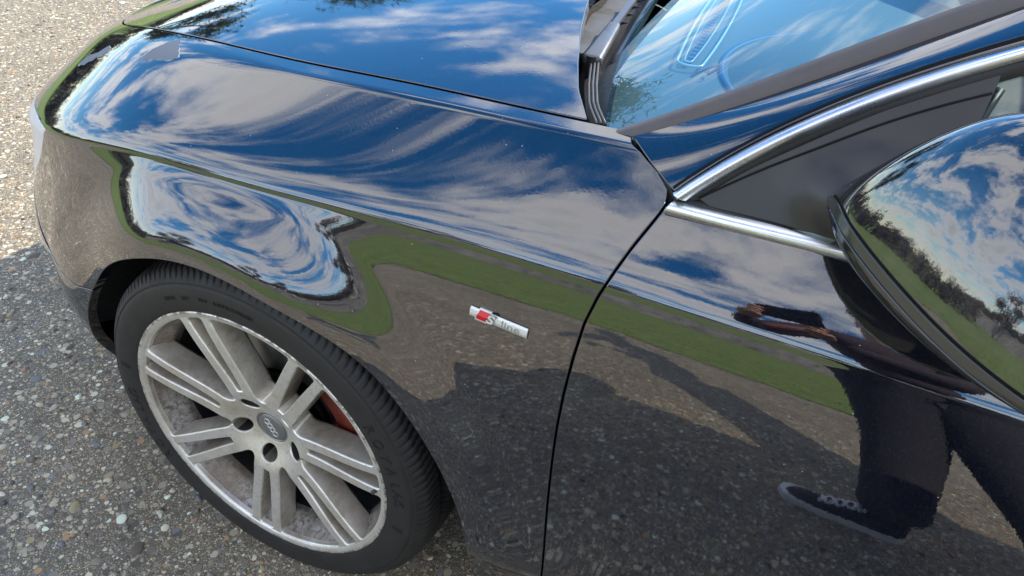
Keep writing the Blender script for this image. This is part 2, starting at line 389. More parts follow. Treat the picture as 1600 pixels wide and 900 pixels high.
# tyre
m, nt, b = pbsdf('tyre_rubber', (.02, .02, .02), .6)
t, n = noise_rough(nt, b, .5, .75, 30, 8)
c = mixcol(nt, n.outputs[0], (.013, .0125, .012), (.036, .032, .028)); nt.links.new(c, b.inputs['Base Color'])
n2_ = N(nt.nodes, 'ShaderNodeTexNoise', inp={'Scale': 400.0, 'Detail': 3.0}); nt.links.new(t.outputs['Object'], n2_.inputs['Vector']); bump(nt, b, n2_.outputs[0], .3, .0006)
MAT['tyre'] = m
simple('tyre_letter', (.016, .015, .015), .55)
# thin glass: tinted see-through sheet with a mirror reflection by angle
def glass(key, tint, ior=1.6, boost=1.0):
    m = bpy.data.materials.new(key); m.use_nodes = True; nt = m.node_tree; nt.nodes.clear()
    fr = N(nt.nodes, 'ShaderNodeFresnel', inp={'IOR': ior}); tr = N(nt.nodes, 'ShaderNodeBsdfTransparent', inp={'Color': (*tint, 1)})
    gl = N(nt.nodes, 'ShaderNodeBsdfGlossy', inp={'Color': (1, 1, 1, 1), 'Roughness': .01})
    mx = N(nt.nodes, 'ShaderNodeMixShader'); o = N(nt.nodes, 'ShaderNodeOutputMaterial')
    ge = N(nt.nodes, 'ShaderNodeNewGeometry'); nt.links.new(math_node(nt.nodes, nt.links, 'MULTIPLY_ADD', ge.outputs['Backfacing'], 1/ior-ior, ior), fr.inputs['IOR'])   # same pane seen from either side
    f = math_node(nt.nodes, nt.links, 'MULTIPLY', fr.outputs[0], boost, clamp=True)
    nt.links.new(f, mx.inputs[0]); nt.links.new(tr.outputs[0], mx.inputs[1]); nt.links.new(gl.outputs[0], mx.inputs[2]); nt.links.new(mx.outputs[0], o.inputs[0])
    MAT[key] = m; return m
glass('windscreen_glass', (.60, .84, .92), 1.6); glass('side_glass', (.26, .32, .31), 1.6); glass('lens_clear', (.9, .93, .95), 1.6)
# exposed aggregate asphalt: stones of three sizes in a dark binder
m, nt, b = pbsdf('aggregate_asphalt', (.1, .1, .1), .8)
t = N(nt.nodes, 'ShaderNodeTexCoord')
wp = N(nt.nodes, 'ShaderNodeTexNoise', inp={'Scale': 160.0, 'Detail': 2.0}); nt.links.new(t.outputs['Object'], wp.inputs['Vector'])
vm = N(nt.nodes, 'ShaderNodeVectorMath', operation='SCALE'); nt.links.new(wp.outputs['Color'], vm.inputs[0]); vm.inputs['Scale'].default_value = .004
va = N(nt.nodes, 'ShaderNodeVectorMath', operation='ADD'); nt.links.new(t.outputs['Object'], va.inputs[0]); nt.links.new(vm.outputs[0], va.inputs[1])
PAL = [(0, (0.127, 0.107, 0.078)), (0.12, (0.2, 0.166, 0.12)), (0.27, (0.295, 0.246, 0.172)), (0.4, (0.41, 0.341, 0.235)), (0.52, (0.507, 0.425, 0.295)), (0.62, (0.248, 0.226, 0.176)), (0.69, (0.2, 0.202, 0.192)), (0.74, (0.594, 0.504, 0.343)), (0.82, (0.373, 0.3, 0.16)), (0.87, (0.478, 0.272, 0.128)), (0.91, (0.69, 0.605, 0.423)), (0.965, (0.732, 0.746, 0.567))]
def palette_ramp(nt, src):
    r = N(nt.nodes, 'ShaderNodeValToRGB'); r.color_ramp.interpolation = 'CONSTANT'; nt.links.new(src, r.inputs[0]); e = r.color_ramp.elements
    e[0].position = 0; e[0].color = (*PAL[0][1], 1); e[1].position = PAL[1][0]; e[1].color = (*PAL[1][1], 1)
    for p_, c_ in PAL[2:]:
        x = e.new(p_); x.color = (*c_, 1)
    return r.outputs[0]
col = None; hgt = None
for sc, thr in ((430., 1.1), (210., .62), (105., .40), (58., .26)):
    v = N(nt.nodes, 'ShaderNodeTexVoronoi', inp={'Scale': sc, 'Randomness': 1.0}); nt.links.new(va.outputs[0], v.inputs['Vector'])
    s = N(nt.nodes, 'ShaderNodeSeparateColor'); nt.links.new(v.outputs['Color'], s.inputs[0])
    pc = palette_ramp(nt, s.outputs[0])
    rad = math_node(nt.nodes, nt.links, 'MULTIPLY_ADD', s.outputs[1], .30, .26)
    ins = N(nt.nodes, 'ShaderNodeMapRange', inp={3: 1., 4: 0.}); nt.links.new(v.outputs['Distance'], ins.inputs[0])
    nt.links.new(math_node(nt.nodes, nt.links, 'SUBTRACT', rad, .05), ins.inputs[1]); nt.links.new(rad, ins.inputs[2])
    selc = math_node(nt.nodes, nt.links, 'LESS_THAN', s.outputs[2], thr)
    k = math_node(nt.nodes, nt.links, 'MULTIPLY', ins.outputs[0], selc)
    h = math_node(nt.nodes, nt.links, 'MULTIPLY', k, 40./sc)
    if col is None: col = mixcol(nt, k, (.155, .123, .080), pc); hgt = h
    else: col = mixcol(nt, k, col, pc); hgt = math_node(nt.nodes, nt.links, 'MAXIMUM', hgt, h)
big = N(nt.nodes, 'ShaderNodeTexNoise', inp={'Scale': 2.2, 'Detail': 6.0, 'Roughness': .65}); nt.links.new(t.outputs['Object'], big.inputs['Vector'])
bf = N(nt.nodes, 'ShaderNodeMapRange', inp={1: .3, 2: .7, 3: .95, 4: 1.35}); nt.links.new(big.outputs[0], bf.inputs[0])
mm = N(nt.nodes, 'ShaderNodeVectorMath', operation='SCALE'); nt.links.new(col, mm.inputs[0]); nt.links.new(bf.outputs[0], mm.inputs['Scale'])
nt.links.new(mm.outputs[0], b.inputs['Base Color'])
bump(nt, b, hgt, .8, .006)
MAT['asphalt'] = m
# loose stones
m, nt, b = pbsdf('stone', (.3, .3, .3), .75)
g = N(nt.nodes, 'ShaderNodeNewGeometry'); oi = N(nt.nodes, 'ShaderNodeObjectInfo')
sm_ = math_node(nt.nodes, nt.links, 'ADD', g.outputs['Random Per Island'], oi.outputs['Random']); fr_ = math_node(nt.nodes, nt.links, 'FRACT', sm_)
c = palette_ramp(nt, fr_)
t = N(nt.nodes, 'ShaderNodeTexCoord'); n = N(nt.nodes, 'ShaderNodeTexNoise', inp={'Scale': 220.0, 'Detail': 6.0, 'Roughness': .7}); nt.links.new(t.outputs['Object'], n.inputs['Vector'])
f = N(nt.nodes, 'ShaderNodeMapRange', inp={1: .3, 2: .7, 3: .7, 4: 1.5}); nt.links.new(n.outputs[0], f.inputs[0])
vs = N(nt.nodes, 'ShaderNodeVectorMath', operation='SCALE'); nt.links.new(c, vs.inputs[0]); nt.links.new(f.outputs[0], vs.inputs['Scale']); nt.links.new(vs.outputs[0], b.inputs['Base Color'])
bump(nt, b, n.outputs[0], .4, .0015)
MAT['stone'] = m
def veg(key, c1, c2, scale, rough=.8):
    m, nt, b = pbsdf(key, c1, rough); g = N(nt.nodes, 'ShaderNodeNewGeometry'); t = N(nt.nodes, 'ShaderNodeTexCoord')
    n = N(nt.nodes, 'ShaderNodeTexNoise', inp={'Scale': scale, 'Detail': 6.0, 'Roughness': .7}); nt.links.new(t.outputs['Object'], n.inputs['Vector'])
    f = math_node(nt.nodes, nt.links, 'MULTIPLY_ADD', g.outputs['Random Per Island'], .5, math_node(nt.nodes, nt.links, 'MULTIPLY_ADD', n.outputs[0], 1.6, -.55), clamp=True)
    nt.links.new(mixcol(nt, f, c1, c2), b.inputs['Base Color']); MAT[key] = m
veg('grass_soil', (.06, .13, .016), (.28, .33, .08), 4.5); veg('grass_blade', (.10, .19, .02), (.33, .38, .10), 1.4)
veg('hedge_twig', (.06, .052, .044), (.17, .15, .125), 3.0); veg('bank_earth', (.03, .029, .027), (.34, .31, .27), 3.2)
veg('bark', (.06, .05, .04), (.15, .13, .11), 8.0); veg('leaf_dark', (.018, .035, .010), (.05, .08, .02), 1.2); veg('twig_pale', (.35, .32, .27), (.55, .52, .46), 5.)
# ------------------------------------------------------------ ground, grass, hedge
def sheet(name, x0, x1, y0, y1, z, mat, nx=2, ny=2, jag=None):
    xs = np.linspace(x0, x1, nx); ys = np.linspace(y0, y1, ny)
    V = [(x, y, z) for x in xs for y in ys]
    if jag: V = [jag(*v) for v in V]
    return mesh_obj(name, V, grid_faces(nx, ny), mat, smooth_=False)
earth = tag(sheet('ground', -1200, 1200, -1200, 1200, -.03, MAT['grass_soil']), kind='structure')
asphalt = tag(sheet('asphalt', -14, 40, -4.0, 30, 0, MAT['asphalt']), kind='structure')
def edge_noise(x, s=1.0): return s*(.05*math.sin(x*2.1)+.035*math.sin(x*5.3+1)+.02*math.sin(x*13.7+2))
def jag_l(x, y, z): return (x, y+edge_noise(x) if y > -4.5 else y, z)
def jag_f(x, y, z): return (x+edge_noise(y) if x > -11 else x, y, z)
tag(sheet('grass_verge', -60, 60, -30, -3.9, .012, MAT['grass_soil'], 900, 3, jag_l), kind='structure')
tag(sheet('grass_field', -60, -6.6, -4.4, 60, .016, MAT['grass_soil'], 3, 700, lambda x, y, z: (x+edge_noise(y) if x > -7 else x, y, z)), kind='structure')
def blades(name, regions, label):
    V = []; Fc = []
    pts = []
    for (x0, x1, y0, y1, n) in regions:
        pts.append(np.stack([rng.uniform(x0, x1, n), rng.uniform(y0, y1, n)], 1))
    P = np.concatenate(pts); n = len(P); a = rng.uniform(0, 6.283, n); h = rng.uniform(.02, .055, n); w = rng.uniform(.003, .008, n); L = rng.normal(0, .015, (n, 2))
    c, s = np.cos(a)*w, np.sin(a)*w
    v0 = np.stack([P[:, 0]-c, P[:, 1]-s, np.full(n, .005)], 1); v1 = np.stack([P[:, 0]+c, P[:, 1]+s, np.full(n, .005)], 1)
    v2 = np.stack([P[:, 0]+L[:, 0], P[:, 1]+L[:, 1], h], 1)
    V = np.stack([v0, v1, v2], 1).reshape(-1, 3); F = np.arange(3*n).reshape(n, 3)
    return tag(mesh_obj(name, V, F, MAT['grass_blade'], smooth_=False), label, 'grass', kind='stuff')
blades('grass', [(-8, 8, -7.5, -3.9, 34000), (-10, 10, -15, -7, 16000), (-9, -6.6, -6, 8, 14000)], 'short mown green grass along the edge of the asphalt')
def twig_cloud(cx, cy, cz, rx, ry, rz, n, smin, smax, hollow=.5):
    d = rng.normal(size=(n, 3)); d /= np.linalg.norm(d, axis=1)[:, None]; r = rng.uniform(hollow, 1, n)**.6
    lump = 1+.22*np.sin(d[:, 0]*5+cx)+.18*np.sin(d[:, 1]*7+cy*2)+.15*np.sin(d[:, 2]*6+cx+cy)
    P = d*(r*lump)[:, None]*A([rx, ry, rz])+A([cx, cy, cz])
    a = rng.normal(size=(n, 3)); a /= np.linalg.norm(a, axis=1)[:, None]; b_ = rng.normal(size=(n, 3)); s = rng.uniform(smin, smax, n)[:, None]
    b_ = np.cross(a, b_); b_ /= np.linalg.norm(b_, axis=1)[:, None]
    V = np.stack([P-a*s, P+b_*s*.35, P+a*s], 1).reshape(-1, 3)
    return V
def tri_obj(name, Vs, mat, parent=None):
    V = np.concatenate(Vs); return mesh_obj(name, V, np.arange(len(V)).reshape(-1, 3), mat, parent, smooth_=False)
# earth bank with the bare hedge on it, along the far side of the grass strip
nb = 240; xs = np.linspace(-60, 60, nb); prof = [(-15.0, .0), (-15.3, .6), (-15.9, 1.45), (-17.0, 1.8), (-19, 1.9), (-26, 1.8)]
V = [(x, y+.18*math.sin(x*1.3+k)+.1*math.sin(x*3.7), z*(1+.08*math.sin(x*.9+k))+(.05*math.sin(x*4.1+k*2) if z > 0 else 0)) for x in xs for k, (y, z) in enumerate(prof)]
tag(mesh_obj('earth_bank', V, grid_faces(nb, len(prof)), MAT['bank_earth']), kind='structure')
Vs = [twig_cloud(x+rng.uniform(-.3, .3), -16.8+rng.uniform(-.4, .4), 2.2+.25*math.sin(x*.7)+rng.uniform(-.15, .15), .95, .6, .62, 1300, .06, .20, .0) for x in np.arange(-40, 40, 1.1)]
tag(tri_obj('hedge', Vs, MAT['hedge_twig']), 'long leafless brown hedge on the earth bank behind the grass', 'hedge', kind='stuff')
Vs = [twig_cloud(-18+rng.uniform(-.6, .6), y+rng.uniform(-.3, .3), 0.8+rng.uniform(-.3, .3), .8, 1.1, 0.9, 1500, .10, .28, .0) for y in np.arange(-9, 44, 1.5)]
tag(tri_obj('brush', Vs, MAT['hedge_twig']), 'brown winter brush at the far edge of the field in front of the car', 'brush', kind='stuff')
# pale cut branches lying on the bank
def branch_pile(x, y, z, label):
    Vv = []; Ff = []
    for k in range(9):
        a = rng.uniform(0, 6.28); L = rng.uniform(.4, 1.1); p0 = A([x, y, z])+rng.normal(0, .08, 3); d = A([math.cos(a)*.8, .15*math.sin(a), rng.uniform(-.5, .9)])
        P = [p0+d*L*t+A([0, 0, .08*math.sin(t*3+k)]) for t in (0, .33, .66, 1)]
        v, f = sweep(P, circle_prof(rng.uniform(.02, .045), 6), (.1, 1, .2)); o_ = len(Vv); Vv += list(v); Ff += [tuple(i+o_ for i in q) for q in f]
    tag(mesh_obj('branch_pile', Vv, Ff, MAT['twig_pale']), label, 'branches', 'pale branches on the bank')
for bx_, lab in ((-8.5, 'pale cut branches on the bank, pile farthest toward the front of the car'), (-5.6, 'pale cut branches on the bank, second pile from the front of the car'), (-2.9, 'pale cut branches on the bank, middle pile mirrored in the fender'),
        (-.6, 'pale cut branches on the bank mirrored just behind the door gap'), (1.9, 'pale cut branches on the bank mirrored beside the trouser leg')):
    branch_pile(bx_, -15.35, .85, lab)
def tree(x, y, h, crown_r, mat, n, label, smin=.07, smax=.25, group=None, trunk_r=.16):
    root = empty('tree', (x, y, 0)); tag(root, label, 'tree', group)
    Vv = []; Ff = []
    def limb(p0, p1, r0, r1):
        P = [A(p0)+(A(p1)-A(p0))*t+A([.12*math.sin(t*4+x), .12*math.sin(t*3+y), 0])*t*(1-t) for t in np.linspace(0, 1, 6)]
        prof = A([[(r0+(r1-r0)*t)*math.cos(a), (r0+(r1-r0)*t)*math.sin(a)] for t in np.linspace(0, 1, 6) for a in np.linspace(0, 2*math.pi, 8)[:-1]]).reshape(6, 7, 2)
        v, f = sweep(P, prof, (1, .1, .05)); o_ = len(Vv); Vv.extend(v); Ff.extend([tuple(i+o_ for i in q) for q in f])
    limb((0, 0, -.1), (.1, .05, h*.55), trunk_r, trunk_r*.6)
    tips = []
    for k in range(9):
        a = k*2.4+x; rr = crown_r*(.5+.4*((k*37) % 10)/10); p1 = (rr*math.cos(a), rr*math.sin(a), h*(.55+.4*((k*53) % 10)/10)); limb((.05, .03, h*(.28+.03*k)), p1, trunk_r*.45, trunk_r*.1); tips.append(p1)
    mesh_obj('trunk', Vv, Ff, MAT['bark'], root)
    Vs = [twig_cloud(tx, ty, tz, crown_r*.42, crown_r*.42, crown_r*.36, n//9, smin, smax, .1) for tx, ty, tz in tips]
    tri_obj('crown', Vs, mat, root)
for i, (x, y, h, r, lab) in enumerate([(-12.5, -19.5, 6.0, 1.9, 'bare tree on the bank, the one farthest toward the front of the car'), (-7.0, -20.5, 5.0, 1.5, 'small bare tree on the bank, second from the front of the car'),
        (11.0, -20.0, 6.4, 2.1, 'bare tree on the bank behind the person'), (-19.5, -14, 5.2, 1.8, 'bare tree at the corner of the field, left end of the bank')]):
    tree(x, y, h, r, MAT['hedge_twig'], 2600, lab, group='bare trees on the bank')
tree(-11, 13.5, 6.8, 2.4, MAT['leaf_dark'], 9000, 'dark evergreen tree reflected in the windscreen, the taller one', .08, .2, 'dark trees beyond the car', .25)
tree(-14, 8.5, 5.2, 1.9, MAT['leaf_dark'], 6000, 'dark evergreen tree reflected in the windscreen, the lower one', .08, .2, 'dark trees beyond the car', .22)

# ------------------------------------------------------------ stones standing proud of the asphalt
def project(P):
    d = A(P)-A(CAM['pos']); z = d@_f
    return np.stack([800+CAM['F']*(d@_r)/z, 450-CAM['F']*(d@_u)/z, z], -1)
ico = bmesh.new(); bmesh.ops.create_icosphere(ico, subdivisions=1, radius=1); IV = A([v.co[:] for v in ico.verts]); IF = A([[v.index for v in f.verts] for f in ico.faces]); ico.free()
ico = bmesh.new(); bmesh.ops.create_icosphere(ico, subdivisions=2, radius=1); IV2 = A([v.co[:] for v in ico.verts]); IF2 = A([[v.index for v in f.verts] for f in ico.faces]); ico.free()
stone_meshes = []
for k in range(10):
    dv = IV2*(1+.16*rng.normal(size=(len(IV2), 1))*.6+.12*np.sin(IV2[:, :1]*3+k)); me = bpy.data.meshes.new('stone')
    me.from_pydata([tuple(v) for v in dv.tolist()], [], [tuple(f) for f in IF2.tolist()]); me.materials.append(MAT['stone']); me.polygons.foreach_set('use_smooth', [True]*len(me.polygons)); stone_meshes.append(me)
cand = np.stack([rng.uniform(-4.2, .8, 60000), rng.uniform(-1.5, 2.2, 60000), np.zeros(60000)], 1)
pj = project(cand); vis = (pj[:, 0] > -30) & (pj[:, 0] < 760) & (pj[:, 1] > -30) & (pj[:, 1] < 940)
# keep the ones left of the car's outline and below the wheel
out = ((pj[:, 0] < 60+np.maximum(0, pj[:, 1]-420)*.42) | (pj[:, 1] > 640+(pj[:, 0]-200)*.55) | ((pj[:, 1] < 150) & (pj[:, 0] < 230)))
cand = cand[vis & out & ~((cand[:, 1] > -.93) & (cand[:, 0] > -.6))]
k = 0
for P in cand[:300]:
    o = bpy.data.objects.new('stone', stone_meshes[k % 10]); COL.objects.link(o); o.parent = asphalt
    s = .0058+.0092*rng.uniform()**2.1; o.location = (P[0], P[1], s*-.02); o.rotation_euler = (rng.uniform(-.2, .2), rng.uniform(-.2, .2), rng.uniform(0, 6.28)); o.scale = (s*rng.uniform(.9, 1.4), s*rng.uniform(.7, 1), s*.30); k += 1
n = 15000
P = np.stack([rng.uniform(-3.6, 2.2, n), rng.uniform(-2.4, 1.6, n)], 1); keep = ~((P[:, 1] > -.75) & (P[:, 0] > -.55)); P = P[keep]; n = len(P)
s = (.0022+.0062*rng.uniform(size=n)**2.6); a = rng.uniform(0, 6.28, n)
sc = np.stack([s*rng.uniform(.9, 1.5, n), s, s*.5], 1)
L = IV[None]*sc[:, None]*(1+.18*rng.normal(size=(n, 12, 1))); ca, sa = np.cos(a)[:, None], np.sin(a)[:, None]
V = np.stack([L[..., 0]*ca-L[..., 1]*sa+P[:, :1], L[..., 0]*sa+L[..., 1]*ca+P[:, 1:2], L[..., 2]+(s*.1)[:, None]], 2).reshape(-1, 3)
F = (IF[None]+(np.arange(n)*12)[:, None, None]).reshape(-1, 3)
g_ = mesh_obj('gravel', V, F, MAT['stone'], asphalt); g_['kind'] = 'stuff'
# one yellow leaf by the door
lv, lf = [], []
for i, t_ in enumerate(np.linspace(0, 1, 7)):
    w_ = .011*math.sin(math.pi*(t_*.92+.04)); lv += [(.045*t_-.02, -w_, .004+.004*math.sin(t_*5)), (.045*t_-.02, 0, .001+.004*math.sin(t_*5)), (.045*t_-.02, w_, .004+.005*math.sin(t_*5))]
lf = grid_faces(7, 3); leafm, nt, b = pbsdf('leaf_yellow', (.45, .32, .14), .6)
lo = mesh_obj('leaf', lv, lf, leafm); lo.location = (.78, -1.28, .002); lo.rotation_euler = (0, 0, .4); tag(lo, 'small curled tan leaf lying on the shaded asphalt beside the door', 'leaf')
# ------------------------------------------------------------ the car: panels cut from one smooth body surface
car = empty('car', (0, 0, 0)); tag(car, 'dark blue black coupe with silver twin spoke wheels parked on the asphalt', 'car')
def clip_mesh(V, Nn, F, fld):
    """keep fld > 0"""
    f = fld(V); keepv = f > 0; V = list(V); Nn = list(Nn); cache = {}; out = []
    for q in F:
        s = [keepv[i] if i < len(keepv) else True for i in q]
        if all(s): out.append(q); continue
        if not any(s): continue
        poly = []
        for a_, b_ in zip(q, q[1:]+q[:1]):
            ka, kb = keepv[a_], keepv[b_]
            if ka: poly.append(a_)
            if ka != kb:
                key = (min(a_, b_), max(a_, b_))
                if key not in cache:
                    t_ = f[a_]/(f[a_]-f[b_]); t_ = min(max(t_, 1e-4), 1-1e-4)
                    V.append(V[a_]+(V[b_]-V[a_])*t_); nn = Nn[a_]+(Nn[b_]-Nn[a_])*t_; Nn.append(nn/np.linalg.norm(nn)); cache[key] = len(V)-1
                poly.append(cache[key])
        if len(poly) >= 3: out.append(tuple(poly))
    used = sorted({i for q in out for i in q}); mp_ = {j: i for i, j in enumerate(used)}
    return A([V[i] for i in used]), A([Nn[i] for i in used]), [tuple(mp_[i] for i in q) for q in out]
def with_flange(V, Nn, F, depth=.018, r=.0014, skip=None):
    """rounded edge turned inwards all round a panel"""
    cnt = {}
    for q in F:
        for a_, b_ in zip(q, q[1:]+q[:1]): cnt[(a_, b_)] = 1
    bd = [(a_, b_) for (a_, b_) in cnt if (b_, a_) not in cnt]
    if skip is not None: bd = [e for e in bd if not (skip(V[e[0]]) and skip(V[e[1]]))]
    tan = {}
    for a_, b_ in bd:
        d = V[b_]-V[a_]; L_ = np.linalg.norm(d)
        if L_ < 1e-9: continue
        for i in (a_, b_): tan.setdefault(i, np.zeros(3)); tan[i] = tan[i]+d
    V = list(V); Nn = list(Nn); F = list(F); ring = {}
    for i, d in tan.items():
        n_ = Nn[i]; o_ = np.cross(d, n_); L_ = np.linalg.norm(o_); o_ = o_/L_ if L_ > 1e-9 else o_
        ids = [i]
        for (a_, b_, wn) in ((r*.7, -r*.3, (.7, .7)), (r, -r, (1, 0)), (r*.9, -depth, (1, 0))):
            V.append(V[i]+o_*a_+n_*b_); q = o_*wn[0]+n_*wn[1]; Nn.append(q/(np.linalg.norm(q)+1e-9)); ids.append(len(V)-1)
        ring[i] = ids
    for a_, b_ in bd:
        if a_ in ring and b_ in ring:
            for k in range(3): F.append((ring[b_][k], ring[a_][k], ring[a_][k+1], ring[b_][k+1]))
    return A(V), A(Nn), F
def patch(P):
    n_ = normals(P); V = P.reshape(-1, 3); F = grid_faces(P.shape[0], P.shape[1])
    return V, n_.reshape(-1, 3), F
def poly_x_of_z(tab):
    t_ = sorted(tab, key=lambda q: q[0]); zs = A([q[0] for q in t_]); xs_ = A([q[1] for q in t_]); return lambda z: np.interp(z, zs, xs_)
def panel(name, base, fields, mat, parent=None, flange=True, mirror=False, depth=.018, skip=None):
    V, Nn, F = base
    for f_ in fields: V, Nn, F = clip_mesh(V, Nn, F, f_)
    if flange: V, Nn, F = with_flange(V, Nn, F, depth, skip=skip)
    o = mesh_obj(name, V, F, mat, parent or car, nrm=Nn)
    if mirror:
        V2 = V*A([1, -1, 1]); N2 = Nn*A([1, -1, 1]); o2 = mesh_obj(name, V2, [q[::-1] for q in F], mat, parent or car, nrm=N2)
        return o, o2
    return o
us = np.concatenate([np.arange(-1.62, -.75, .02), np.arange(-.75, 1.30, .008), np.arange(1.30, 4.3, .03)])
SIDE = surf(us)
# orient so that normals point outwards
side = patch(SIDE)
if side[1][np.argmin(np.abs(side[0][:, 0]-.3)+np.abs(side[0][:, 2]-.6))][1] > 0:
    side = (side[0], -side[1], [q[::-1] for q in side[2]])
g2 = .0026
doorx = poly_x_of_z(DOORGAP); bumpz = lambda x: np.interp(x, [q[0] for q in BUMPGAP], [q[1] for q in BUMPGAP])
arch_f = lambda V: np.hypot(V[:, 0]-ARC[0], V[:, 2]-ARC[1])-ARC[2]
arch_r = lambda V: np.hypot(V[:, 0]-2.754, V[:, 2]-ARC[1])-ARC[2]
lampx = lambda V: np.interp(V[:, 2], [q[1] for q in LAMPEDGE], [q[0] for q in LAMPEDGE])
Kz = lambda V: np.interp(V[:, 0], ST[:, 1], ST[:, 3])
hoodcut = lambda V: V[:, 0]-np.interp(V[:, 1], [-.9, -.70, -.58, -.5, -.4, 0], [-.52, -.58, -.63, -.66, -.72, -.72])
upper = lambda V: V[:, 2]-(Kz(V)-.004)
# fender: behind the lamp, above/behind the bumper joint, in front of the door gap, outside the arch
LT = [(-.80, .69), (-.65, .700), (-.55, .7155), (-.469, .7225), (-.40, .7225)]
lamptop = lambda V: np.interp(V[:, 0], [q[0] for q in LT], [q[1] for q in LT])
front_edge = lambda V: np.where(V[:, 2] > lamptop(V), np.where(V[:, 2] > Kz(V)+.02, hoodcut(V), np.maximum(hoodcut(V), -1.)), V[:, 0]-lampx(V))
above_bump = lambda V: np.where(V[:, 0] > -.15, 1., V[:, 2]-bumpz(V[:, 0]))
tyre_side = lambda V: np.abs(V[:, 1])-.05
pillar_cut = lambda V: doorx(V[:, 2])-g2-V[:, 0]
panel('fender', side, [front_edge, above_bump, pillar_cut, arch_f], MAT['paint'], mirror=True)
door_lo = lambda V: V[:, 0]-doorx(V[:, 2])-g2
belt = lambda V: BELTZ-.006-V[:, 2]
panel('door', side, [door_lo, belt, lambda V: 1.90-V[:, 0], lambda V: V[:, 2]-.335], MAT['paint'], mirror=True)
panel('sill', side, [lambda V: V[:, 0]-.42, lambda V: 2.36-V[:, 0], lambda V: .330-V[:, 2], lambda V: np.where(V[:, 0] > .522, 1., -1.)], MAT['paint'], mirror=True)
panel('rear_quarter', side, [lambda V: V[:, 0]-1.905, arch_r, lambda V: np.where((V[:, 0] < 2.37) & (V[:, 2] < .33), -1., 1.)], MAT['paint'], mirror=True)
panel('front_bumper', side, [lambda V: np.where(V[:, 2] > Kz(V)-.0, -1., 1.), lambda V: bumpz(V[:, 0])-.004-.009*smooth(-.42, -.52, V[:, 0])-V[:, 2], lambda V: np.where(V[:, 0] > .1, -1., 1.), arch_f], MAT['paint'], mirror=True)
# head lamp: clear lens following the body, grey reflector housing behind it
lampf = [lambda V: lamptop(V)-.002-V[:, 2], lambda V: lampx(V)-.003-V[:, 0], lambda V: V[:, 2]-(bumpz(V[:, 0])), lambda V: -V[:, 1]-.33]
lens = panel('headlamp', side, lampf, MAT['lens_grey'], mirror=True)
# bonnet lip between the lamps
panel('bonnet_lip', side, [lambda V: V[:, 2]-np.where(V[:, 1] < -.33, lamptop(V)+.001, Kz(V)-.002), lambda V: -.003-hoodcut(V)], MAT['paint'], mirror=True)
panel('grille_panel', side, [lambda V: Kz(V)-.005-V[:, 2], lambda V: V[:, 1]+.33, lambda V: -.3-V[:, 0], lambda V: V[:, 2]-bumpz(V[:, 0])], MAT['gloss_black'], mirror=True)
# dark inner structure seen through the gaps
Pin = SIDE.copy(); nn_ = normals(SIDE)
sgn = 1 if side[1][0] @ nn_.reshape(-1, 3)[0] > 0 else -1
Pin = SIDE-nn_*sgn*.017
inn = patch(Pin); panel('inner_structure', inn, [lambda V: np.hypot(V[:, 0]-ARC[0], V[:, 2]-ARC[1])-ARC[2]-.004, lambda V: np.hypot(V[:, 0]-2.754, V[:, 2]-ARC[1])-ARC[2]-.004], MAT['black_void'], flange=False, mirror=True)
# bonnet: from the gap line inwards to the centre and over to the other side
ub = np.arange(-1.62, .66, .008); Gp = Gf(ub)
rows = []
tt = np.concatenate([np.linspace(0, .06, 8)[:-1], np.linspace(.06, 1, 60)])
for i, u_ in enumerate(ub):
    g_ = Gp[i]; yc = abs(g_[1]); xc = g_[0]
    W = .775
    rise = .052*smooth(-1.3, 0., u_)+.018
    bow = HOODBOW*smooth(-.7, .45, g_[0])
    # section swings forward towards the middle
    row = []
    for t_ in tt:
        y_ = g_[1]*(1-t_); s_ = 1-(1-t_)**2
        x_ = g_[0]-bow*s_*(yc/W)**2
        z_ = g_[2]+rise*s_*(yc/W)**1.2
        row.append((x_, y_, z_))
    row += [(x, -y, z) for x, y, z in row[-2::-1]]
    rows.append(row)
HB = patch(A(rows))
if HB[1][len(HB[1])//2][2] < 0: HB = (HB[0], -HB[1], [q[::-1] for q in HB[2]])
hood_side = lambda V: np.interp(V[:, 0], Gp[:, 0], -Gp[:, 1])-.0072-np.abs(V[:, 1])
ye = [q[0] for q in HOODREAR]; xe = [q[1] for q in HOODREAR]
hood_rear = lambda V: np.interp(-np.abs(V[:, 1]), ye, xe)-V[:, 0]
panel('bonnet', HB, [hood_side, lambda V: V[:, 0]+.735+.25*(V[:, 1]**2)*0, hood_rear], MAT['paint'])
# cut away the fender's flat strip behind: nothing else needed, its inner edge is the gap line itself
# wheel arch liners
for wx in (0.003, 2.754):
    for sgn_ in (-1, 1):
        V = []; 
        for t_ in np.linspace(-math.radians(20), math.pi+math.radians(8), 40):
            for y_, r_ in ((.885, .402), (.83, .408), (.64, .408), (.62, .40)): V.append((wx+.007+r_*math.cos(t_), sgn_*(y_-(.07 if t_ > 2.9 or t_ < .24 else .0)*(y_ > .8)), .283+r_*math.sin(t_)))
        mesh_obj('wheel_arch_liner', V, grid_faces(40, 4), MAT['liner'], car)
        V = [(wx+.40*math.cos(t_), sgn_*.62, .29+.40*math.sin(t_)) for t_ in np.linspace(0, 2*math.pi, 40)]
        mesh_obj('inner_wing', V, [tuple(range(40))], MAT['black_void'], car)
# underbody
box_obj('underbody', (1.38, 0, .26), (1.9, 1.50, .10), MAT['black_void'], car)
box_obj('front_undertray', (.0, 0, .26), (1.2, 1.10, .08), MAT['black_void'], car)
box_obj('rear_undertray', (2.75, 0, .30), (1.2, 1.10, .08), MAT['black_void'], car)
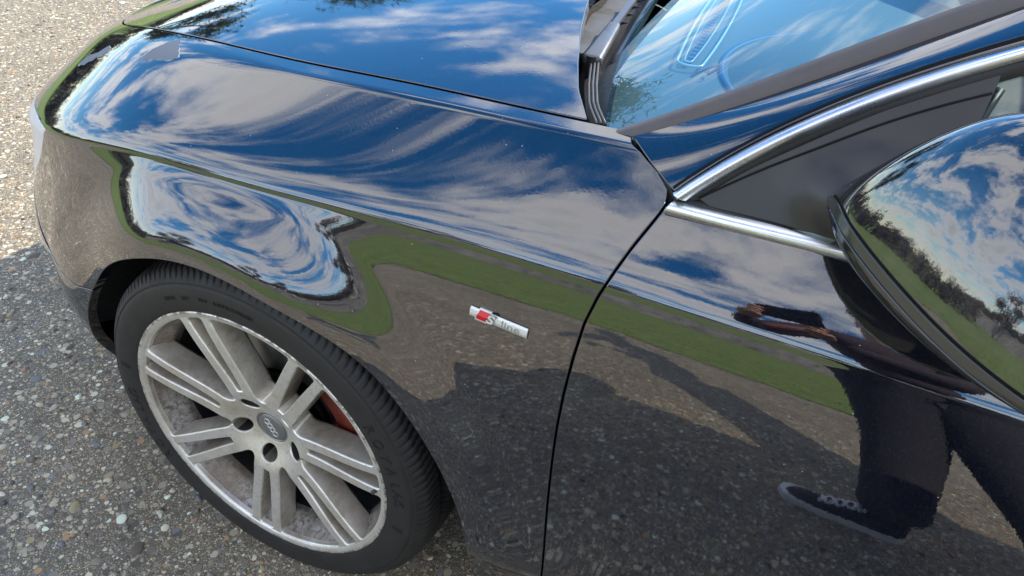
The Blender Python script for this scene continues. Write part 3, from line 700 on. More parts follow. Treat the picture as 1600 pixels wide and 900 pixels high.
# ------------------------------------------------------------ wheels
RIMR = .2525
def sd_seg(P, a, b, wa, wb):
    pa = P-a; ba = b-a; h = np.clip((pa@ba)/(ba@ba), 0, 1); return np.linalg.norm(pa-h[:, None]*ba, axis=1)-(wa+(wb-wa)*h)
def smin(a, b, k): h = np.clip(.5+.5*(b-a)/k, 0, 1); return b+(a-b)*h-k*h*(1-h)
SP0 = 110.9; LUG0 = 193.
def wheel_sdf(V):
    P = V[:, :2]; r = np.linalg.norm(P, axis=1); d = r-.070
    rim = .2425-r
    for j in range(7):
        th = math.radians(SP0+j*360/7); e = A([math.cos(th), math.sin(th)]); t_ = A([-e[1], e[0]])
        pair = None
        for s_ in (-1, 1):
            q = sd_seg(P, e*.062+t_*s_*.0150, e*.25+t_*s_*.0250, .0086, .0058)
            pair = q if pair is None else smin(pair, q, .002)
        pair = smin(pair, sd_seg(P, e*.05, e*.080, .014, .010), .008)
        d = smin(d, pair, .016)
    d = smin(d, rim, .010)
    for k in range(5):
        th = math.radians(LUG0+72*k); c_ = A([math.cos(th), math.sin(th)])*.0575
        d = np.maximum(d, 0.0175-np.linalg.norm(P-c_, axis=1))
    d = np.maximum(d, .0338-r)
    return -d
def face_c(r):
    return -.037+.023*smooth(.026, .094, r)+.012*smooth(.080, .235, r)
nr, na = 104, 900
rr_ = np.linspace(.030, .2432, nr); th_ = np.linspace(0, 2*math.pi, na+1)[:-1]
PW = A([[(r*math.cos(t), r*math.sin(t), face_c(r)) for r in rr_] for t in th_])
nW = np.cross(np.roll(PW, -1, 0)-np.roll(PW, 1, 0), np.gradient(PW, axis=1)); nW /= np.linalg.norm(nW, axis=2)[..., None]
if nW[0, 50, 2] < 0: nW = -nW
FW = [q[::-1] for q in grid_faces(na, nr, cu=True)]
q0 = FW[0]; Vf = PW.reshape(-1, 3)
if np.cross(Vf[q0[1]]-Vf[q0[0]], Vf[q0[2]]-Vf[q0[0]])[2] < 0: FW = [q[::-1] for q in FW]
wv, wn_, wf = clip_mesh(Vf, nW.reshape(-1, 3), FW, wheel_sdf)
def cast_flange(V, Nn, F):
    nxt = {}
    for q in F:
        for a_, b_ in zip(q, q[1:]+q[:1]): nxt[(a_, b_)] = 1
    bd = [e for e in nxt if (e[1], e[0]) not in nxt]; rad = np.linalg.norm(V[:, :2], axis=1)
    bd = [e for e in bd if rad[e[0]] < .2428]
    tan = {}
    for a_, b_ in bd:
        d = V[b_]-V[a_]
        for i in (a_, b_): tan[i] = tan.get(i, np.zeros(3))+d
    V = list(V); Nn = list(Nn); F = list(F); ring = {}
    for i, d in tan.items():
        n_ = Nn[i]; o_ = np.cross(d, n_); o_ /= np.linalg.norm(o_)+1e-9; ids = [i]; hub = rad[i] < .072
        dr, dep = (.0, .05) if hub else (.002, .042)
        for a_, b_, wn2 in ((.0016, -.0006, (.8, .6)), (.0026, -.0026, (1, .25)), (.0026+dr, -dep, (1, .2)), (.0026+dr-.004, -dep-.006, (.3, -.9))):
            p_ = V[i]+o_*a_; p_ = A([p_[0], p_[1], V[i][2]+b_]); V.append(p_); q = o_*wn2[0]+n_*wn2[1]; Nn.append(q/np.linalg.norm(q)); ids.append(len(V)-1)
        ring[i] = ids
    nf0 = len(F)
    for a_, b_ in bd:
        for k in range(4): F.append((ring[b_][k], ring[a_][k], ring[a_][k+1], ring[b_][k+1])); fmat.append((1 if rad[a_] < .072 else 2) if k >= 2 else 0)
    return A(V), A(Nn), F
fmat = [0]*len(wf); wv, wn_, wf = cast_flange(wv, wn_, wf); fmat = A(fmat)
cen = A([wv[list(q)].mean(0) for q in wf]); rc = np.linalg.norm(cen[:, :2], axis=1); ac = np.degrees(np.arctan2(cen[:, 1], cen[:, 0]))
rel = (ac-SP0+360/14) % 360; pair_i = (rel//(360/7)).astype(int); side_i = ((rel % (360/7)) > 180/7).astype(int)
group_i = np.where(rc < .094, -1, np.where(rc > .2385, -2, pair_i*2+side_i))
def sub(idx):
    fs = [wf[i] for i in np.where(group_i == idx)[0]]; used = sorted({i for q in fs for i in q}); mp_ = {j: i for i, j in enumerate(used)}
    return wv[used], wn_[used], [tuple(mp_[i] for i in q) for q in fs], fmat[np.where(group_i == idx)[0]]
# tyre
NT = 1800
prof = [(.2490, -.008), (.2530, -.0010), (.2555, .0010), (.2620, .0028), (.2700, .0042), (.2790, .0050), (.2880, .0048), (.2960, .0034), (.3000, .0018), (.3015, -.0006), (.3030, .0012), (.3060, -.0010), (.3110, -.0050), (.3160, -.0095)]
ntr = 40; cc = np.linspace(-.014, -.238, ntr); xm = (cc+.125)/.119
crown = .3300-.0115*np.abs(xm)**4.5-.0015*xm**2
prof = A(prof+[(r, c) for r, c in zip(crown, cc)]+[(.3110, -.242), (.296, -.2500), (.27, -.2500), (.2490, -.232)])
TH = np.linspace(0, 2*math.pi, NT+1)[:-1]
R_ = np.tile(prof[:, 0], (NT, 1)); C_ = np.tile(prof[:, 1], (NT, 1))
tread = np.clip((R_-.309)/.006, 0, 1)
skew = 1.9*np.abs((C_+.119)/.119)**1.6
ph = (TH[:, None]*150/(2*math.pi)+skew*1.6) % 1
slot = np.clip(1-np.abs(ph-.5)/.15, 0, 1) > .2
ph2 = (TH[:, None]*150/(2*math.pi)+skew*1.6+.5) % 1
sipe = (np.abs(ph2-.5) < .055) & (np.sin(C_*420) > -.4)
dep = np.where(slot, .0042, 0)+0
for gc in (-.050, -.098, -.140, -.188): dep = np.maximum(dep, np.where(np.abs(C_-gc) < .0045, .007, 0))
rib = (np.abs(C_+.119) < .016); dep = np.where(rib, 0, dep)
R_ = R_-dep*tread
# rings moulded in the side wall
R3 = np.stack([R_*np.cos(TH)[:, None], R_*np.sin(TH)[:, None], C_], 2)
flat = R3[..., 1] < -.3275
R3[..., 1] = np.maximum(R3[..., 1], -.3275)
TV = R3.reshape(-1, 3); TF = grid_faces(NT, len(prof), cu=True)
def text_mesh(body, size, extrude=0.0, bold=False, shear=0.0, bevel=0.0):
    cu = bpy.data.curves.new('lettering', 'FONT'); cu.body = body; cu.size = size; cu.extrude = extrude; cu.shear = shear; cu.align_x = 'CENTER'; cu.align_y = 'CENTER'; cu.bevel_depth = bevel
    if bold: cu.offset = size*.018
    o = bpy.data.objects.new('lettering', cu); COL.objects.link(o); bpy.context.view_layer.update()
    dg = bpy.context.evaluated_depsgraph_get(); me = bpy.data.meshes.new_from_object(o.evaluated_get(dg)); bpy.data.objects.remove(o)
    V = A([v.co[:] for v in me.vertices]); F = [tuple(p.vertices) for p in me.polygons]; bpy.data.meshes.remove(me); return V, F
def tri_refine(V, F, L):
    bm = bmesh.new(); vs = [bm.verts.new(v) for v in V]
    for f in F:
        try: bm.faces.new([vs[i] for i in f])
        except ValueError: pass
    bmesh.ops.triangulate(bm, faces=bm.faces[:])
    for _ in range(2):
        es = [e for e in bm.edges if e.calc_length() > L]
        if es: bmesh.ops.subdivide_edges(bm, edges=es, cuts=1); bmesh.ops.triangulate(bm, faces=bm.faces[:])
    bm.verts.index_update(); V = A([v.co[:] for v in bm.verts]); F = [tuple(v.index for v in f.verts) for f in bm.faces]; bm.free(); return V, F
def ring_text(body, size, r, ang, track=1.0, c0=.0132):
    V, F = text_mesh(body, size, .0007); V, F = tri_refine(V, F, .008)
    th = math.radians(ang)-V[:, 0]*track/r; rad = r+V[:, 1]
    cs = np.interp(rad, prof[:14, 0], prof[:14, 1])
    return np.stack([rad*np.cos(th), rad*np.sin(th), cs+V[:, 2]+.0004], 1), F
wheel_local = Matrix.Rotation(math.pi/2, 4, 'X')
def make_wheel(loc, flip, detailed):
    W = bpy.data.objects.new('wheel', bpy.data.meshes.new('wheel')); COL.objects.link(W); W.parent = car
    # rim barrel
    pr = [(RIMR, -.006), (.2538, -.002), (.2536, .0008), (.2520, .0016), (.2495, .0010), (.2440, -.0006), (.2425, -.0016), (.2410, -.0040), (.2395, -.012), (.2340, -.028), (.2262, -.036), (.2225, -.060), (.2200, -.11), (.221, -.150), (.231, -.185), (.245, -.215), (.250, -.228)]
    V, F = lathe(pr, 160, None, None, None)
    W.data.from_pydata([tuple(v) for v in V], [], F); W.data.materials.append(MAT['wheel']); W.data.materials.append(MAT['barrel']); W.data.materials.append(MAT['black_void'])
    npf = len(pr)-1; W.data.polygons.foreach_set('material_index', [2 if (i % npf) >= 11 else 1 if (i % npf) >= 8 else 0 for i in range(len(F))]); W.data.polygons.foreach_set('use_smooth', [True]*len(F)); W.data.update()  # deepest barrel rings coloured black as painted shade behind the spokes
    W.matrix_world = Matrix.Translation(loc) @ (Matrix.Rotation(math.pi, 4, 'Z') if flip else Matrix.Identity(4)) @ wheel_local
    return W
def wheel_children(W):
    for j in range(14):
        V, Nn, F, fm = sub(j); mesh_obj('spoke', V, F, None, W, nrm=Nn, mats=[MAT['wheel'], MAT['dark_metal'], MAT['wheel_flank_shade_dust']], midx=fm)
    V, Nn, F, fm = sub(-1); mesh_obj('hub', V, F, None, W, nrm=Nn, mats=[MAT['wheel'], MAT['dark_metal'], MAT['wheel_flank_shade_dust']], midx=fm)
    V, Nn, F, fm = sub(-2); mesh_obj('rim_edge', V, F, None, W, nrm=Nn, mats=[MAT['wheel'], MAT['dark_metal'], MAT['wheel_flank_shade_dust']], midx=fm)
    ty = mesh_obj('tyre', TV, TF, MAT['tyre'], W)
    Vt, Ft = [], []
    for body, size, r, ang, track in (('R O Y A L', .026, .2775, 22.5, .95), ('A/S II', .026, .2775, -2.5, 1.0), ('245/35 R19  93W  RADIAL TUBELESS', .0085, .2805, 100, 1.1), ('R O Y A L', .026, .2775, 202.5, .95), ('A/S II', .026, .2775, 177.5, 1.0)):
        for wd_, da in zip(body.split(), np.linspace(1, -1, len(body.split())) if len(body.split()) > 1 else [0]):
            span = math.degrees(size*.62*len(body)*track/r)/2; v, f = ring_text(wd_, size, r, ang+da*span*.78, track); mesh_obj('tyre_lettering', v, f, MAT['tyre_letter'], W, smooth_=False)
    # centre cap with raised rings
    pc = [(r_, c_-.0135) for r_, c_ in [(.0001, -.0215), (.018, -.0216), (.0265, -.0222), (.0282, -.0236), (.0286, -.0250), (.0292, -.0250), (.0296, -.0222), (.0318, -.0226), (.0334, -.0240), (.0338, -.034)]]
    V, F = lathe(pc, 64, None, None, None); mesh_obj('centre_cap', V, F, MAT['cap_grey'], W)
    for k in range(4):
        Vr, Fr = [], []
        for a_ in range(40):
            t_ = 2*math.pi*a_/40
            for b_ in range(8):
                q = 2*math.pi*b_/8; Vr.append(((k-1.5)*.0088+(.0060+.0010*math.cos(q))*math.cos(t_), (.0060+.0010*math.cos(q))*math.sin(t_), -.0350+.0008*math.sin(q)))
        rt = math.radians(-58); ca, sa = math.cos(rt), math.sin(rt); Vr = [(x*ca-y*sa, x*sa+y*ca, z) for x, y, z in Vr]
        mesh_obj('emblem_ring', Vr, grid_faces(40, 8, True, True), MAT['chrome'], W)
    for k in range(5):
        th = math.radians(LUG0+72*k); cx, cy = .0565*math.cos(th), .0565*math.sin(th)
        bm = bmesh.new(); bmesh.ops.create_cone(bm, cap_ends=True, segments=6, radius1=.0092, radius2=.0085, depth=.02, matrix=Matrix.Translation((cx, cy, -.078)))
        bm_obj('lug_bolt', bm, MAT['dark_metal'], W, False)
    # behind the spokes: hub carrier, brake disc, caliper
    V, F = lathe([(.085, -.072), (.083, -.085), (.03, -.072), (.001, -.070)], 48, None, None, None); mesh_obj('wheel_hub_carrier', V, F, MAT['dark_metal'], W)
    V, F = lathe([(.088, -.085), (.158, -.085), (.160, -.088), (.160, -.112), (.158, -.115), (.088, -.115)], 90, None, None, None); mesh_obj('brake_disc', V, F, MAT['disc_metal'], W)
    bm = bmesh.new(); n_ = 14; Vc = []
    for i in range(n_):
        t_ = math.radians(2+48*i/(n_-1)); b_ = .004*math.sin(i*2.1)
        for r, c in ((.118, -.070), (.150+b_, -.062), (.185+b_, -.066), (.197, -.080), (.198, -.130), (.118, -.132)): Vc.append((r*math.cos(t_), r*math.sin(t_), c))
    Fc = grid_faces(n_, 6, cv=True)+[tuple(range(6)), tuple(range((n_-1)*6, n_*6))[::-1]]; bm.free()
    mesh_obj('brake_caliper', Vc, Fc, MAT['caliper_red'], W, smooth_=False)
    V, F = lathe([(.205, -.17), (.07, -.165), (.02, -.16)], 40, None, None, None); mesh_obj('dust_shield', V, F, MAT['dark_metal'], W)
    V = []; 
    for r, t_ in ((.214, 0), ): pass
    vs, vf_ = sweep([(.235, .012, -.006), (.228, .011, .004)], circle_prof(.0032, 8), (0, 1, 0)); mesh_obj('valve_cap', vs, vf_, MAT['black_plastic'], W)
W1 = make_wheel((.003, -.905, .330), False, True); wheel_children(W1)
bpy.context.view_layer.update()
for loc, flip in (((.003, .905, .330), True), ((2.754, -.905, .330), False), ((2.754, .905, .330), True)):
    W = W1.copy(); COL.objects.link(W); W.parent = car
    W.matrix_world = Matrix.Translation(loc) @ (Matrix.Rotation(math.pi, 4, 'Z') if flip else Matrix.Identity(4)) @ wheel_local
    for ch in W1.children:
        if ch.name.split('.')[0] in ('emblem_ring', 'lug_bolt', 'valve_cap'): continue
        c2 = ch.copy(); COL.objects.link(c2); c2.parent = W
# ------------------------------------------------------------ side trim, pillar, windscreen, inside
CH_UP = [(.569,-.8345,.931),(.592,-.821,.956),(.616,-.811,.978),(.640,-.802,.998),(.686,-.787,1.033),(.730,-.773,1.062),(.773,-.762,1.087),(.815,-.753,1.107),(.95,-.722,1.166),(1.15,-.688,1.232),(1.4,-.665,1.275),(1.7,-.655,1.292),(2.1,-.66,1.278),(2.45,-.685,1.215),(2.75,-.735,1.10),(2.95,-.78,.985)]
CH_LO = [(.583,-.835,.927),(.598,-.828,.940),(.621,-.818,.964),(.645,-.809,.984),(.690,-.792,1.021),(.735,-.779,1.051),(.778,-.768,1.075),(.819,-.758,1.096),(.952,-.728,1.154),(1.152,-.694,1.220),(1.4,-.671,1.263),(1.7,-.661,1.280),(2.1,-.666,1.266),(2.44,-.691,1.204),(2.73,-.741,1.09),(2.92,-.785,.978)]
SEAL = [(.598,-.830,.926),(.625,-.819,.949),(.649,-.810,.969),(.695,-.794,1.006),(.740,-.780,1.036),(.783,-.769,1.061),(.812,-.762,1.077),(.825,-.758,1.083),(.955,-.733,1.140),(1.154,-.699,1.206),(1.4,-.676,1.249),(1.7,-.666,1.266),(2.1,-.671,1.252),(2.43,-.696,1.19),(2.71,-.746,1.076),(2.89,-.789,.969)]
GASK = [(.506,-.779,.9555),(.536,-.772,.972),(.571,-.764,.990),(.626,-.751,1.019),(.677,-.738,1.047),(.724,-.725,1.076),(.768,-.713,1.103),(.810,-.702,1.128),(.95,-.667,1.202),(1.12,-.635,1.268),(1.30,-.610,1.312)]
GLAS = [(.470,-.771,.947),(.500,-.764,.962),(.536,-.754,.984),(.609,-.736,1.025),(.670,-.719,1.062),(.727,-.704,1.097),(.776,-.691,1.125),(.93,-.653,1.208),(1.10,-.618,1.275),(1.28,-.592,1.322)]
nP = 70
cu_, cl_, se_ = smooth_curve(CH_UP, nP*2, 7), smooth_curve(CH_LO, nP*2, 7), smooth_curve(SEAL, nP*2, 7)
def strip_surface(a_, b_, bulge, nv=9, out=(0, -1, .35), end=0.0):
    o_ = A(out, float); o_ /= np.linalg.norm(o_); rows = []
    for t_ in np.linspace(0, 1, nv): rows.append(a_*(1-t_)+b_*t_+o_*(bulge*4*t_*(1-t_)))
    return np.stack(rows, 1)
def surf_obj(name, P, mat, parent=None, thick=0.0, mirror=True, outhint=(0, -1, .4), flange=False):
    V, Nn, F = patch(P)
    if (Nn@A(outhint)).mean() < 0: Nn = -Nn
    q = F[len(F)//2]; fn = np.cross(V[q[1]]-V[q[0]], V[q[2]]-V[q[0]])
    if fn@A(outhint) < 0: F = [q[::-1] for q in F]
    if flange: V, Nn, F = with_flange(V, Nn, F, flange)
    res = [mesh_obj(name, V, F, mat, parent or car, nrm=Nn)]
    if mirror: res.append(mesh_obj(name, V*A([1, -1, 1]), [q[::-1] for q in F], mat, parent or car, nrm=Nn*A([1, -1, 1])))
    return res
tube('pillar_base_seal', [(.502, -.766, .942), (.536, -.794, .932), (.566, -.817, .914), (.575, -.822, .908)], .0060, MAT['black_void'], car)
# painted pillar between the windscreen gasket and the chrome strip, running into the roof rail
gk = smooth_curve(GASK, 60); ck = smooth_curve([tuple(A(q)+A([0, .002, .003])) for q in CH_UP[:11]], 60)
gk = gk+A([0, 0, 0]); 
pill = strip_surface(gk, ck, .005, 14); 
surf_obj('windscreen_pillar', pill, MAT['paint'], flange=.012)
# roof from rail to rail
xr = np.linspace(0, 1, 26); rail = resample(GASK[-1:]+[(1.5, -.60, 1.335), (1.8, -.595, 1.345), (2.1, -.605, 1.325), (2.4, -.63, 1.27), (2.6, -.65, 1.215)], 26)
rows = []
for k in range(26):
    r0 = rail[k]; rows.append([(r0[0]-(.10*(1-xr[k]))*(1-(y_/r0[1])**2)+.06*xr[k]*(1-(y_/r0[1])**2), y_, r0[2]+.045*(1-(y_/r0[1])**2)) for y_ in np.linspace(r0[1], -r0[1], 31)])
surf_obj('roof', A(rows), MAT['paint'], mirror=False, outhint=(0, 0, 1), flange=.015)
rail2 = resample([tuple(A(q)+A([0, .003, .004])) for q in CH_UP[10:15]], 26); surf_obj('roof_rail', strip_surface(rail, resample([tuple(ck[-1])]+[tuple(A(q)+A([0, .003, .003])) for q in CH_UP[11:15]], 26), .012, 9), MAT['paint'])
# rear screen and boot
rows = []
for t_ in np.linspace(0, 1, 12):
    r0 = A([2.6, -.65, 1.215])*(1-t_)+A([3.22, -.70, .975])*t_; rows.append([(r0[0]+.07*(1-(y_/r0[1])**2), y_, r0[2]+.04*(1-(y_/r0[1])**2)) for y_ in np.linspace(r0[1], -r0[1], 21)])
surf_obj('rear_screen', A(rows), MAT['gloss_black'], mirror=False, outhint=(1, 0, 1))
rows = []
for u_ in np.linspace(2.3, 4.3, 60):
    g_ = Gf([u_])[0]; rows.append([(g_[0]+.06*(1-(1-t_)**2), g_[1]*(1-t_), g_[2]+.03*(1-(1-t_)**2)) for t_ in np.linspace(0, 1, 14)])
surf_obj('boot_lid', A(rows), MAT['paint'], outhint=(0, 0, 1))
# chrome strips
def chrome_between(a_, b_, h, name, mat, nv=9):
    surf_obj(name, strip_surface(a_, b_, h, nv), mat, flange=.006)
chrome_between(cu_, cl_, .006, 'chrome_strip', MAT['chrome'])
BU = resample([(.571, -.8335, .9225), (.60, -.833, .923), (.70, -.832, .927), (.78, -.832, .931), (1.0, -.834, .935), (1.6, -.838, .945), (2.3, -.835, .955), (2.93, -.80, .965)], 80)
BL = resample([(.5655, -.8395, .909), (.60, -.840, .910), (.70, -.8405, .9125), (.78, -.8405, .914), (1.0, -.843, .917), (1.6, -.847, .927), (2.3, -.844, .937), (2.93, -.808, .950)], 80)
chrome_between(BU, BL, .005, 'chrome_belt_strip', MAT['chrome'])
# black seals
def sealrow(a_, b_, name, push=.0, mat=None, bulge=.002):
    P = strip_surface(a_+A([0, push, 0]), b_+A([0, push, 0]), bulge, 7); surf_obj(name, P, mat or MAT['seal_rubber'])
sealrow(cl_+A([-.001, .004, .001]), se_+A([0, .006, 0]), 'window_seal', 0, None, .003)
sealrow(cu_+A([-.002, .0025, .006]), cu_+A([.002, .0045, -.002]), 'pillar_gap_seal', 0, MAT['black_void'], .001)
sealrow(BU+A([0, .001, -.001]), BU+A([.0, .012, .006]), 'belt_seal', 0, None, .001)
# front of the windscreen gasket strip
ga, gb = smooth_curve(GASK, 80), smooth_curve(GLAS, 80)
surf_obj('windscreen_gasket', strip_surface(ga+A([0, .001, -.001]), gb, .0035, 7, out=(0, -.6, .8)), MAT['gasket'], flange=.004)
# sail panel in front of the side window, swelling out towards the mirror foot
se_s = smooth_curve(SEAL[:7], 30, 3)+A([-.005, .003, .005]); bu_s = resample([tuple(BU[0]+A([.028, .003, .0015])), (.66, -.829, .9265), (.735, -.828, .930)], 30)
tipP = se_s[-1]; rows = []
for i in range(30):
    a_ = se_s[i]; b_ = A([.607+(.795-.607)*(i/29.)**1.0, -.829, .9255+.010*(i/29.)]); rows.append([a_*(1-t_)+b_*t_ for t_ in np.linspace(0, 1, 22)])
SP = A(rows)
foot = A([.742, -.8, .968]); dd = np.hypot((SP[..., 0]-foot[0])/.046, (SP[..., 2]-foot[2])/.030)
SP[..., 1] -= .042*np.exp(-dd**2.0)+.004*np.exp(-(dd/2.2)**2)
tube('sail_seam', SP[:, 2]+A([0, -.0012, 0]), .0011, MAT['black_void'], car, m=6)
surf_obj('mirror_sail_panel', SP, MAT['black_plastic'], flange=.004)
# side glass
gl1 = resample(SEAL[4:], 60)+A([0, .010, 0]); gl2 = np.stack([gl1[:, 0], np.interp(gl1[:, 0], BU[:, 0], BU[:, 1])+.012, np.interp(gl1[:, 0], BU[:, 0], BU[:, 2])+.0], 1)
surf_obj('side_window', strip_surface(gl1, gl2, .004, 9), MAT['side_glass'])
tube('quarter_light_bar', [(.812, -.757, 1.070), (.80, -.785, 1.02), (.79, -.812, .96)], .0042, MAT['seal_rubber'], car)
# windscreen
E_ = smooth_curve(GLAS, 50); rows = []
for k in range(50):
    e = E_[k]; v_ = k/49; B_ = .118*(1-v_)+.10*v_; C_ = .012+.035*v_
    rows.append([(e[0]-B_*(1-(y_/e[1])**2), y_, e[2]+C_*(1-(y_/e[1])**2)) for y_ in np.linspace(e[1], -e[1], 61)])
ws = surf_obj('windscreen', A(rows), MAT['windscreen_glass'], mirror=False, outhint=(-1, 0, 1.4))[0]
WSR = A(rows)
# black printed band along the lower edge of the glass
wn2_ = Vector((-.47, -.17, .87)).normalized(); wx2_ = Vector((.88, 0, .47)); wx2_ = (wx2_-wn2_*wx2_.dot(wn2_)).normalized(); wy2_ = wn2_.cross(wx2_)
def on_glass(P, o_): return [tuple(Vector(o_)+wx2_*float(a)+wy2_*float(b)-wn2_*(.0012-float(c))) for a, b, c in P]
tv, tf = text_mesh('3', .017, .0001, True); mesh_obj('glass_marking', on_glass(tv, (.5475, -.690, 1.0012)), tf, MAT['mark_blue'], ws, smooth_=False)
V, F = sweep(resample(on_glass([(-.017, -.002, 0), (-.006, .005, 0), (.010, .0085, 0), (.017, .006, 0), (.013, -.002, 0), (.004, -.009, 0)], (.5465, -.670, 1.0035)), 30), circle_prof(.0013, 6), tuple(wn2_)); mesh_obj('glass_marking', V, F, MAT['mark_blue'], ws)
V, F = sweep(on_glass([(.002+.0028*math.cos(t_), .0015+.0028*math.sin(t_), 0) for t_ in np.linspace(0, 6.28, 14)], (.5465, -.670, 1.0035)), circle_prof(.0008, 5), tuple(wn2_)); mesh_obj('glass_marking', V, F, MAT['mark_blue'], ws)
# cowl: plastic tray, seal lips, wiper arms
gy = np.linspace(-.765, .765, 61); base_x = lambda y: .470-.118*(1-(y/.771)**2); hr = lambda y: np.interp(-abs(y), ye, xe)
rows = []
for y_ in gy:
    x0, x1 = hr(y_)-.05, base_x(y_)+.006; zb = .912+.030*(1-(y_/.77)**2)*.3
    rows.append([(x0, y_, zb-.010), (x0+(x1-x0)*.30, y_, zb-.012), (x0+(x1-x0)*.55, y_, zb+.004), (x0+(x1-x0)*.6, y_, zb+.0075), (x0+(x1-x0)*.8, y_, zb+.0165), (x1-.004, y_, .9405+.012*(1-(y_/.771)**2)), (x1, y_, .9445+.012*(1-(y_/.771)**2))])
surf_obj('cowl_panel', A(rows), MAT['cowl_plastic'], mirror=False, outhint=(0, 0, 1))
for k, (o1, dz) in enumerate(((.010, .0005), (.015, .002), (.020, .0025))):
    tube('cowl_seal_lip', [(hr(y_)+o1+.004+.016*(1-(y_/.76)**2), y_, .947+dz-.010*(1-(y_/.76)**2)) for y_ in np.linspace(-.752, -.30, 24)], .0019, MAT['cowl_plastic'], car, m=8)
surf_obj('cowl_corner_gutter', A([[(hr(y_)-.012+t_*.026, y_, .936-.014*math.sin(t_*3.1)) for t_ in np.linspace(0, 1, 6)] for y_ in np.linspace(-.765, -.545, 12)]), MAT['black_void'], outhint=(0, 0, 1))
surf_obj('cowl_edge_strip', A([[(hr(y_)-.004+t_*.034, y_+.03*t_, .946-.004*t_-.004*math.sin(y_*40)) for t_ in np.linspace(0, 1, 6)] for y_ in np.linspace(-.535, -.22, 24)]), MAT['strip_grey'], outhint=(0, 0, 1), flange=.006)
# ribs and grille slots of the cowl
for k in range(8):
    y_ = -.30+k*.055; box_obj('cowl_rib', (hr(y_)+.030, y_, .931), (.05, .004, .010), MAT['black_plastic'], car, bevel=.001)
def wiper(pivot, direction, L, blade_side):
    d = Vector(direction).normalized(); root = empty('wiper', pivot, car)
    q = d.to_track_quat('X', 'Z').to_matrix()
    def place(o): o.parent = root; return o
    o = box_obj('wiper_arm_cover', (0, 0, 0), (1, 1, 1), MAT['silver_arm'], None, None, 0); me = o.data
    me.clear_geometry(); bm = bmesh.new(); add_box(bm, Vector((.070, 0, .018)), (.160, .029, .016), None, .006, 3)
    for v in bm.verts:
        f_ = 1-.35*max(0, min(1, v.co.x/.145)); v.co.y *= f_
    bmesh.ops.transform(bm, matrix=q.to_4x4(), verts=bm.verts[:]); bm.to_mesh(me); bm.free(); me.polygons.foreach_set('use_smooth', [True]*len(me.polygons)); me.set_sharp_from_angle(angle=.6); place(o)
    bm = bmesh.new(); bmesh.ops.create_cone(bm, cap_ends=True, segments=24, radius1=.014, radius2=.012, depth=.028, matrix=Matrix.Translation((0, 0, .010))); place(bm_obj('wiper_pivot', bm, MAT['black_plastic'], None, True, 40))
    e = Vector((0, 0, .02)); P = [q @ Vector((.14, 0, .020)), q @ Vector((.30, -.004, .022)), q @ Vector((L*.55, -.01, .020))]
    V, F = sweep([tuple(p) for p in P], [(-.005, -.003), (.005, -.003), (.005, .003), (-.005, .003)]); place(mesh_obj('wiper_arm', V, F, MAT['silver_arm'], None, smooth_=False))
    P = [q @ Vector((x_, .028*blade_side, .006+.004*math.sin(x_*4))) for x_ in np.linspace(.02, L, 14)]
    V, F = sweep([tuple(p) for p in P], [(-.009, -.002), (-.004, .006), (.004, .006), (.009, -.002), (.002, -.006), (-.002, -.006)]); place(mesh_obj('wiper_blade', V, F, MAT['black_plastic'], None))
    return root
wiper((.372, -.540, .928), (-.040, .30, .012), .56, -1)
wiper((.33, .02, .95), (.06, .45, .0), .50, -1)
# dashboard, vent, instrument hood, steering wheel, seats
rows = [[(x_, y_, .899+.010*math.sin((x_-.38)*5)-.02*(y_/.72)**4-.10*smooth(.86, 1.0, x_)) for y_ in np.linspace(-.72, .72, 41)] for x_ in np.linspace(.345, 1.0, 40)]
surf_obj('dashboard', A(rows), MAT['dash'], mirror=False, outhint=(0, 0, 1))
def rrect(x0, x1, y0, y1, r, z, n=8):
    P = []
    for cx, cy, a0 in ((x1-r, y1-r, 0), (x0+r, y1-r, 90), (x0+r, y0+r, 180), (x1-r, y0+r, 270)):
        for a_ in np.linspace(a0, a0+90, n): P.append((cx+r*math.cos(math.radians(a_)), cy+r*math.sin(math.radians(a_)), z))
    return P+[P[0]]
def slant(P, k, y0): return [(x+k*(y-y0), y, z) for x, y, z in P]
for (a0, a1, b0, b1, rad, w_) in ((.452, .492, -.372, .36, .014, .0022), (.462, .474, -.355, .34, .004, .0012)):
    P = slant(rrect(a0, a1, b0, b1, rad, .911), -.075, -.37); V, F = sweep(resample(P, 160), circle_prof(w_, 6), caps=False); mesh_obj('vent_frame', V, F, MAT['badge_silver'], car)
for k in range(34):
    y_ = -.35+k*.021; box_obj('vent_slat', (.469-.075*(y_+.37), y_, .9095), (.010, .002, .003), MAT['dash_dark'], car, bevel=0)
P = slant(rrect(.4625, .4735, -.354, .339, .004, .9078), -.075, -.37); mesh_obj('vent_slot', P[:-1], [tuple(range(len(P)-1))], MAT['dash_dark'], car)
# instrument hood
hc = (.80, -.20); rows = []
for r_ in np.linspace(0, 1, 16):
    rows.append([(hc[0]+.285*r_*math.cos(t_)*(1 if math.cos(t_) > 0 else .98), hc[1]-.07+.30*r_*math.sin(t_), .905+.052*(1-r_**3.2)) for t_ in np.linspace(0, 2*math.pi, 72)])
surf_obj('instrument_hood', A(rows), MAT['dash'], mirror=False, outhint=(0, 0, 1))
V, F = sweep([(hc[0]+.290*math.cos(t_), hc[1]-.07+.305*math.sin(t_), .904) for t_ in np.linspace(0, 2*math.pi, 90)], circle_prof(.0055, 8), caps=False); mesh_obj('hood_groove', V, F, MAT['dash_dark'], car)
sw = empty('steering_wheel', (1.03, -.37, .93), car); sw.rotation_euler = (0, math.radians(-64), 0)
Vr = [((.185+.014*math.cos(b_))*math.cos(a_), (.185+.014*math.cos(b_))*math.sin(a_), .014*math.sin(b_)) for a_ in np.linspace(0, 2*math.pi, 65)[:-1] for b_ in np.linspace(0, 2*math.pi, 13)[:-1]]
